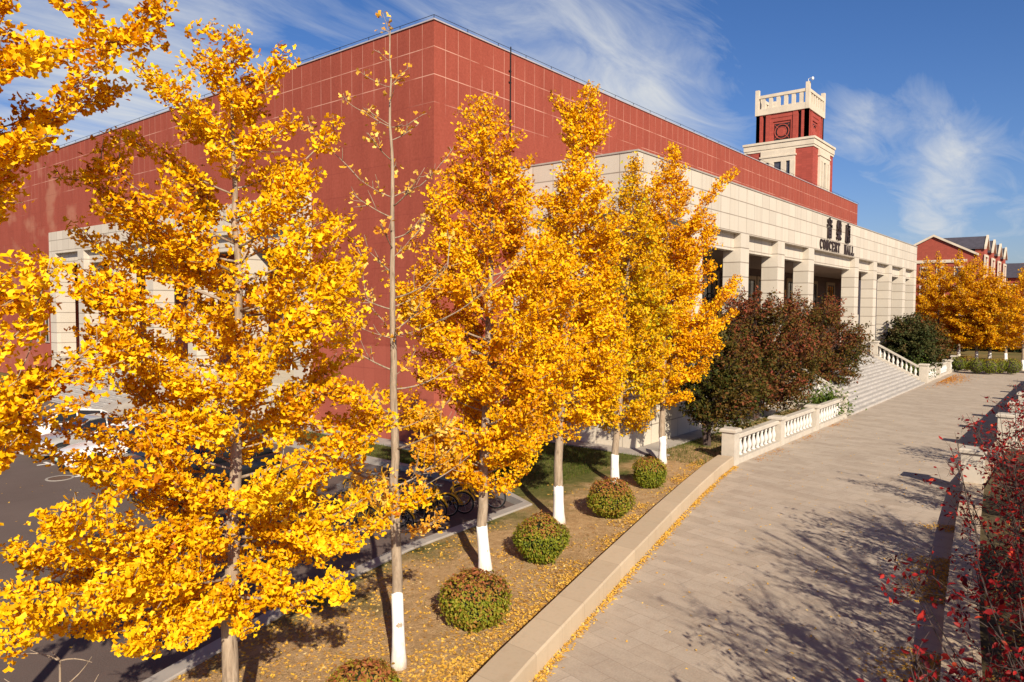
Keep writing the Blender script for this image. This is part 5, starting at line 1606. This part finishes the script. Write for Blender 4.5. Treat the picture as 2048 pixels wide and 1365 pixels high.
# leaves in the garden bed and a few on the asphalt
n = 5000
xy = np.stack([-13+RNG.random(n)*20, -24+RNG.random(n)*4.6], 1)
edge = np.interp(xy[:, 0], [p[0] for p in WALL_R], [p[1] for p in WALL_R])-0.65
xy = xy[xy[:, 1] < edge]
litter("fallen_leaves", np.column_stack([xy, np.full(len(xy), 0.19)]), 0.06, MT['fallen'], 0.25+0.25*RNG.normal(size=len(xy)))
n = 260
xy = np.stack([-20+RNG.random(n)*14, -8+RNG.random(n)*17], 1)
lot = np.interp(xy[:, 0], [p[0] for p in LOT_EDGE], [p[1] for p in LOT_EDGE])
xy = xy[xy[:, 1] > lot+0.2]
litter("fallen_leaves", np.column_stack([xy, np.full(len(xy), 0.006)]), 0.06, MT['fallen'], 0.5+0.2*RNG.normal(size=len(xy)))


def grass(name, xy, z, size, tint):
    n = len(xy)
    d = rand_dirs(n)*0.55+np.array([0, 0, 1.0])
    a = RNG.random(n)*6.283
    nr = np.stack([np.cos(a), np.sin(a), np.full(n, 0.2)], 1)
    o = leaves(name, np.column_stack([xy, np.full(n, z)]), nr, d, size, tint, MT['grass'], None, 'blade')
    tag(o, kind='stuff'); return o


n = 30000
xy = np.concatenate([np.stack([-2.9+RNG.random(9000)*1.95, -5.6+RNG.random(9000)*23], 1), np.stack([-2.9+RNG.random(14000)*7.0, -7.4+RNG.random(14000)*6.6], 1), np.stack([4+RNG.random(12000)*17, -9.9+RNG.random(12000)*2.5], 1)])
cl = np.sin(xy[:, 0]*1.3+1)*np.sin(xy[:, 1]*1.6)
xy = xy[RNG.random(len(xy)) < 0.75+0.4*cl]
grass("grass", xy, 0.15, 0.10*(0.6+0.8*RNG.random(len(xy))), 0.42+0.22*RNG.normal(size=len(xy)))
n = 9000
xy, t = along_poly(offset(KERB_OUT, 0.62)[2:], n)
dist = RNG.random(n)*4.2
xy = xy+np.stack([-0.22*dist, 0.975*dist], 1)
cl = np.sin(xy[:, 0]*1.1+2)*np.sin(xy[:, 1]*1.9+xy[:, 0]*0.3)
lot = np.interp(xy[:, 0], [p[0] for p in LOT_EDGE]+[-3.4, 0, 40], [p[1] for p in LOT_EDGE]+[-6, -7.6, -7.6])
xy = xy[(RNG.random(n) < 0.1+0.9*np.clip(cl-0.2, 0, 1)) & (xy[:, 1] < lot-0.4)]
grass("grass", xy, 0.15, 0.07, 0.7+0.2*RNG.normal(size=len(xy)))


# ------------------------------------------------------------------ parked cars (noses towards -x)
MT['tyre'] = simple_mat("tyre_rubber", (0.018, 0.018, 0.018), 0.85, 0.1, 8)
MT['alloy'] = simple_mat("alloy_wheel", (0.45, 0.45, 0.46), 0.3, 0.05, 5, metal=0.9)
MT['carglass'] = glass_mat("car_glass", (0.02, 0.022, 0.028), 0.03)
MT['lamp'] = simple_mat("headlamp_lens", (0.55, 0.57, 0.60), 0.1, 0.15, 9, spec=0.8, coat=0.8)
MT['plate_blue'] = simple_mat("blue_plate", (0.03, 0.09, 0.52), 0.4, 0.05, 6)
MT['plate_green'] = simple_mat("pale_green_plate", (0.30, 0.62, 0.38), 0.4, 0.05, 6)
MT['red_lamp'] = simple_mat("tail_lamp", (0.35, 0.01, 0.01), 0.2, 0.1, 6, spec=0.6)


def car(label, y, paint, plate, x_nose=-11.25, L=4.55, Wd=1.80, Ht=1.46, suv=False):
    root = empty("parked_car", (x_nose, y, 0.0), label, "car", "cars parked side by side before the loggia")
    hw = Wd/2
    # stations: x, half width, z sill, z shoulder(hood/deck) , crown
    st = [(0.0, hw*0.62, 0.30, 0.52), (0.06, hw*0.80, 0.24, 0.62), (0.25, hw*0.93, 0.20, 0.72), (0.7, hw*0.99, 0.18, 0.82), (1.25, hw, 0.18, 0.92), (1.7, hw, 0.18, 0.95), (2.6, hw, 0.18, 0.96), (3.5, hw, 0.18, 0.98), (4.1, hw*0.98, 0.20, 0.99), (4.4, hw*0.92, 0.24, 0.96), (L, hw*0.80, 0.34, 0.80)]
    dz = 0.12 if suv else 0.0
    secs = []
    for x, w, z0, z1 in st:
        z1 += dz
        zs = z0+(z1-z0)*0.55
        half = [(w*0.80, z0), (w*0.97, z0+0.06), (w, zs), (w*0.975, zs+(z1-zs)*0.6), (w*0.88, z1-0.02), (w*0.55, z1+0.025), (0, z1+0.035)]
        ring = [(x, -a, b) for a, b in half]+[(x, a, b) for a, b in half[-2::-1]]
        secs.append(ring)
    b = MB(); b.loft(secs); body = b.build("body", paint, root, smooth=True)
    # glasshouse
    gs = [(1.15, hw*0.80, 0.93, 0.94), (1.55, hw*0.80, 0.94, 1.17), (2.0, hw*0.77, 0.95, Ht-0.05), (2.5, hw*0.76, 0.95, Ht-0.005), (3.1, hw*0.76, 0.96, Ht-0.02), (3.6, hw*0.76, 0.97, Ht-0.13 if not suv else Ht-0.05), (4.15, hw*0.76, 0.97, 1.03 if not suv else 1.25)]
    secs = []
    for x, w, z0, z1 in gs:
        z0 += dz; z1 += dz*1.3
        zt = max(z1, z0+0.012); rw = w-(zt-z0)*0.30
        ring = [(x, -w, z0), (x, -(w+rw)/2-0.01, (z0+zt)/2), (x, -rw, zt-0.025), (x, -rw*0.7, zt), (x, 0, zt+0.01), (x, rw*0.7, zt), (x, rw, zt-0.025), (x, (w+rw)/2+0.01, (z0+zt)/2), (x, w, z0)]
        secs.append(ring)
    b = MB(); b.loft(secs); b.build("window", MT['carglass'], root, smooth=True)
    # roof skin and pillars, proud of the glass
    rf = []
    for x, w, z0, z1 in gs[2:6]:
        z0 += dz; z1 += dz*1.3
        rw = w-(z1-z0)*0.30
        rf.append([(x, -rw-0.012, z1-0.06), (x, -rw-0.005, z1-0.01), (x, -rw*0.7, z1+0.012), (x, 0, z1+0.024), (x, rw*0.7, z1+0.012), (x, rw+0.005, z1-0.01), (x, rw+0.012, z1-0.06), (x, 0, z1-0.05)])
    b = MB(); b.loft(rf)
    for sgn in (-1, 1):
        def side(x, f):
            i = max(0, min(len(gs)-2, [k for k in range(len(gs)-1) if gs[k][0] <= x][-1])); t = (x-gs[i][0])/(gs[i+1][0]-gs[i][0])
            w = gs[i][1]+(gs[i+1][1]-gs[i][1])*t; z0 = gs[i][2]+(gs[i+1][2]-gs[i][2])*t+dz; z1 = gs[i][3]+(gs[i+1][3]-gs[i][3])*t+dz*1.3
            return (x, sgn*(w-(z1-z0)*0.30*f+0.004), z0+(z1-z0)*f)
        b.tube([side(1.2, 1.0), side(1.6, 1.0), side(2.0, 0.98), side(2.6, 0.98), side(3.6, 0.98), side(4.1, 1.0)], 0.032, 5)
        b.tube([side(2.62, 0.0), side(2.62, 0.95)], 0.035, 5)
        b.tube([side(3.55, 0.0), side(3.6, 0.95)], 0.04, 5)
    b.build("roof", paint, root, smooth=True)
    for sx in (0.86, L-0.88):
        for sy in (-1, 1):
            T = Matrix.Translation((sx, sy*(hw-0.09), 0.32)) @ Matrix.Rotation(math.pi/2, 4, 'X')
            b = MB(); b.lathe([(0.21, -0.10), (0.30, -0.10), (0.32, -0.06), (0.32, 0.06), (0.30, 0.10), (0.21, 0.10)], 22, T); w = b.build("wheel", MT['tyre'], root, smooth=True)
            b = MB(); b.lathe([(0.21, -0.095), (0.20, -0.105), (0.05, -0.09), (0.05, 0.09), (0.20, 0.105), (0.21, 0.095)], 20, T); b.build("rim", MT['alloy'], w)
            a = MB()
            ys = sorted((sy*(hw-0.02), sy*(hw+0.004)))
            a.prism([(sx+0.385*math.cos(k*math.pi/12), 0.30+0.385*math.sin(k*math.pi/12)) for k in range(13)], 'y', *ys); a.build("wheel_arch", MT['dark'], root)
    for sy in (-1, 1):
        b = MB(); b.loft([[(0.05, sy*hw*0.50, 0.60+dz), (0.04, sy*hw*0.50, 0.68+dz), (0.10, sy*hw*0.50, 0.705+dz)], [(0.12, sy*hw*0.74, 0.60+dz), (0.12, sy*hw*0.74, 0.69+dz), (0.20, sy*hw*0.74, 0.73+dz)], [(0.36, sy*hw*0.945, 0.66+dz), (0.36, sy*hw*0.945, 0.73+dz), (0.44, sy*hw*0.90, 0.775+dz)]])
        b.build("headlight", MT['lamp'], root)
        b = MB(); b.box(1.42, 1.60, *sorted((sy*(hw-0.06), sy*(hw+0.15))), 0.95+dz, 1.08+dz); b.build("mirror", paint, root)
        b = MB(); b.box(L-0.12, L-0.005, *sorted((sy*hw*0.5, sy*hw*0.82)), 0.72+dz, 0.86+dz); b.build("tail_light", MT['red_lamp'], root)
    b = MB(); b.box(-0.012, 0.05, -hw*0.45, hw*0.45, 0.50+dz, 0.60+dz); b.box(-0.01, 0.06, -hw*0.6, hw*0.6, 0.26+dz*0.5, 0.36+dz*0.5); b.build("grille", MT['dark'], root)
    b = MB(); b.box(-0.03, -0.0125, -0.23, 0.23, 0.40+dz*0.7, 0.54+dz*0.7)
    pl = b.build("number_plate", plate, root)
    b = MB()
    for k in range(7):
        if k == 2: continue
        yk = -0.19+k*0.06; b.box(-0.034, -0.0305, yk-0.008, yk+0.008, 0.43+dz*0.7, 0.51+dz*0.7); b.box(-0.034, -0.0305, yk+0.0085, yk+0.026, 0.455+dz*0.7+0.02*(k % 3), 0.47+dz*0.7+0.02*(k % 3))
    b.build("plate_mark", MT['white'], pl)
    return root


def paint(name, c, metal=0.0):
    return simple_mat(name, c, 0.28, 0.03, 2, metal=metal, bump=0, spec=0.5, coat=0.9)


P_WHITE = paint("white_car_paint", (0.78, 0.78, 0.77)); P_SILV = paint("silver_car_paint", (0.50, 0.49, 0.47), 0.4)
P_GREY = paint("graphite_car_paint", (0.07, 0.065, 0.06), 0.4); P_BLK = paint("black_car_paint", (0.012, 0.011, 0.012))
car("white parked car, leftmost of the row at the picture's edge", 13.6, P_WHITE, MT['plate_blue'])
car("silver parked car with a blue plate between two white cars", 10.6, P_SILV, MT['plate_blue'])
car("white parked car with a pale green plate half hidden by leaves", 7.55, P_WHITE, MT['plate_green'])
car("graphite parked car with a blue plate", 4.1, P_GREY, MT['plate_blue'], suv=False)
car("tall black parked car nearest the bicycles", 0.7, P_BLK, MT['plate_blue'], x_nose=-11.6, Ht=1.62, suv=True)


# ------------------------------------------------------------------ yellow shared bicycles
MT['bike_yellow'] = simple_mat("bicycle_yellow_paint", (0.80, 0.42, 0.01), 0.35, 0.05, 5, coat=0.5)
MT['bike_grey'] = simple_mat("bicycle_grey_plastic", (0.16, 0.16, 0.17), 0.5, 0.08, 5)


def bicycle(label, loc, rz):
    root = empty("shared_bicycle", loc, label, "bicycle", "yellow shared bicycles parked at the lot corner", rz)
    R = 0.33
    for cx in (0.0, 1.06):
        b = MB(); b.torus(R-0.02, 0.022, Matrix.Translation((cx, 0, R)), 24, 6); w = b.build("wheel", MT['tyre'], root, smooth=True)
        b = MB(); b.torus(R-0.05, 0.010, Matrix.Translation((cx, 0, R)), 24, 5)
        for k in range(10):
            a = k*math.pi/5; b.tube([(cx, 0.02*(-1)**k, R), (cx+(R-0.05)*math.cos(a), 0, R+(R-0.05)*math.sin(a))], 0.003, 3)
        b.lathe([(0.035, -0.05), (0.035, 0.05)], 8, Matrix.Translation((cx, 0, R)) @ Matrix.Rotation(math.pi/2, 4, 'X'))
        b.build("rim", MT['bike_yellow'] if cx > 0.5 else MT['alloy'], w)
        b = MB()
        pts = [(cx+(R+0.03)*math.cos(a), 0, R+(R+0.03)*math.sin(a)) for a in np.linspace(math.radians(20), math.radians(165), 10)]
        b.tube(pts, 0.024, 5); b.build("mudguard", MT['bike_yellow'], root, smooth=True)
    b = MB()
    b.tube([(0.42, 0, 0.30), (0.30, 0, 0.80)], 0.024, 6); b.tube([(0.42, 0, 0.30), (0.60, 0, 0.36), (0.86, 0, 0.78)], 0.032, 6)
    b.tube([(0.42, 0, 0.30), (0.0, 0.05, R)], 0.014, 5); b.tube([(0.33, 0, 0.66), (0.0, 0.05, R)], 0.013, 5); b.tube([(0.42, 0, 0.30), (0.0, -0.05, R)], 0.014, 5)
    b.tube([(0.82, 0, 0.98), (0.88, 0, 0.74), (0.93, 0.05, 0.62), (1.06, 0.06, R)], 0.017, 5); b.tube([(0.88, 0, 0.74), (0.93, -0.05, 0.62), (1.06, -0.06, R)], 0.017, 5)
    b.build("frame", MT['bike_yellow'], root, smooth=True)
    b = MB(); b.tube([(0.30, 0, 0.78), (0.285, 0, 0.90)], 0.014, 5); b.loft([[(0.12, -0.09, 0.90), (0.12, 0.09, 0.90), (0.12, 0.07, 0.95), (0.12, -0.07, 0.95)], [(0.28, -0.06, 0.90), (0.28, 0.06, 0.90), (0.28, 0.05, 0.955), (0.28, -0.05, 0.955)], [(0.42, -0.02, 0.91), (0.42, 0.02, 0.91), (0.42, 0.018, 0.945), (0.42, -0.018, 0.945)]])
    b.build("saddle", MT['bike_grey'], root, smooth=True)
    b = MB(); b.tube([(0.72, 0.29, 1.02), (0.82, 0.24, 1.03), (0.83, 0, 0.99), (0.82, -0.24, 1.03), (0.72, -0.29, 1.02)], 0.013, 5); b.build("handlebar", MT['bike_grey'], root)
    b = MB()
    for z, s in ((0.72, 0.10), (0.82, 0.115), (0.92, 0.13)): b.tube([(0.98-0.02, -s, z), (1.12+s*0.5, -s, z), (1.12+s*0.5, s, z), (0.96, s, z), (0.96, -s, z)], 0.006, 4)
    for k in range(6):
        y = -0.11+k*0.044; b.tube([(1.165, y*0.85, 0.72), (1.185, y, 0.92)], 0.004, 3); b.tube([(0.97, y*0.85, 0.72), (0.96, y, 0.92)], 0.004, 3)
    b.box(0.97, 1.16, -0.1, 0.1, 0.71, 0.725); b.build("basket", MT['bike_grey'], root)
    b = MB(); b.lathe([(0.085, -0.012), (0.085, 0.012)], 14, Matrix.Translation((0.42, 0.06, 0.30)) @ Matrix.Rotation(math.pi/2, 4, 'X')); b.tube([(0.42, 0.07, 0.30), (0.50, 0.09, 0.16), (0.50, 0.17, 0.16)], 0.012, 4); b.tube([(0.42, -0.04, 0.30), (0.34, -0.09, 0.44), (0.34, -0.17, 0.44)], 0.012, 4)
    b.build("crank", MT['dark'], root)
    return root


bk = bicycle("yellow bicycle standing apart at the concrete corner, right of the amber ginkgo's trunk", (-4.75, -7.35, 0.0), math.radians(118))
spots = [((-5.75, -7.0), 112, "yellow bicycle first in the packed row left of the amber ginkgo's trunk"), ((-6.25, -6.85), 116, "yellow bicycle second in the packed row, handlebars tangled"), ((-6.75, -6.9), 110, "yellow bicycle in the thick of the packed row"),
         ((-7.3, -6.6), 118, "yellow bicycle deep in the shade of the packed row"), ((-7.8, -6.5), 114, "yellow bicycle showing its orange-lit wheel low among the leaves"), ((-8.5, -6.1), 109, "yellow bicycle at the loose left end of the row"),
         ((-5.9, -4.6), 95, "yellow bicycle in the rear rank beside the grass edge"), ((-6.7, -4.4), 100, "yellow bicycle in the rear rank beneath hanging leaves"), ((-6.5, -6.1), 120, "yellow bicycle wedged behind the first rank of the packed row"), ((-7.0, -5.7), 108, "yellow bicycle in the second rank, its saddle in the shade"), ((-7.6, -5.4), 114, "yellow bicycle behind the bare ginkgo's low leaves"), ((-8.1, -7.0), 111, "yellow bicycle with its front wheel against the kerb"),
         ((-9.3, -3.6), 160, "yellow bicycle parked alone on open asphalt left of the bare ginkgo")]
for (x, y), a, lab in spots:
    c = copy_tree(bk); c.location = (x, y, 0.0); c.rotation_euler = (math.radians(-4), 0, math.radians(a)); c['label'] = lab


# ------------------------------------------------------------------ dry sapling at the lower left
g0 = at_d(116, 1420, 8.3)
sp = empty("bare_sapling", (g0[0], g0[1], 0.0), "dry leafless sapling tip at the lower left over dark asphalt", "sapling")
b = MB()
o0 = np.array([g0[0], g0[1], 0.0])
top = at_d(120, 1322, 8.3)-o0
b.tube([(0, 0, -0.02), tuple(np.array([0.02, 0.0, top[2]*0.5])), tuple(top)], [0.03, 0.022, 0.010], 6)
for (x, y), dd in (((35, 1309), 0.1), ((184, 1325), -0.1), ((100, 1302), 0.2), ((60, 1300), 0.3)):
    e = at_d(x, y, 8.3+dd)-o0
    b.tube(curve3(top, e, -0.04, 4, 0.03), [0.009, 0.008, 0.006, 0.005, 0.003], 5)
for f, dx, dy in ((0.55, 0.5, 0.2), (0.7, -0.45, 0.3), (0.82, 0.2, -0.4)):
    q = np.array([0.02, 0, top[2]*f]); b.tube(curve3(q, q+np.array([dx, dy, 0.45]), 0.03, 4, 0.03), [0.012, 0.010, 0.007, 0.005, 0.003], 5)
b.build("stem", MT['bark'], sp)
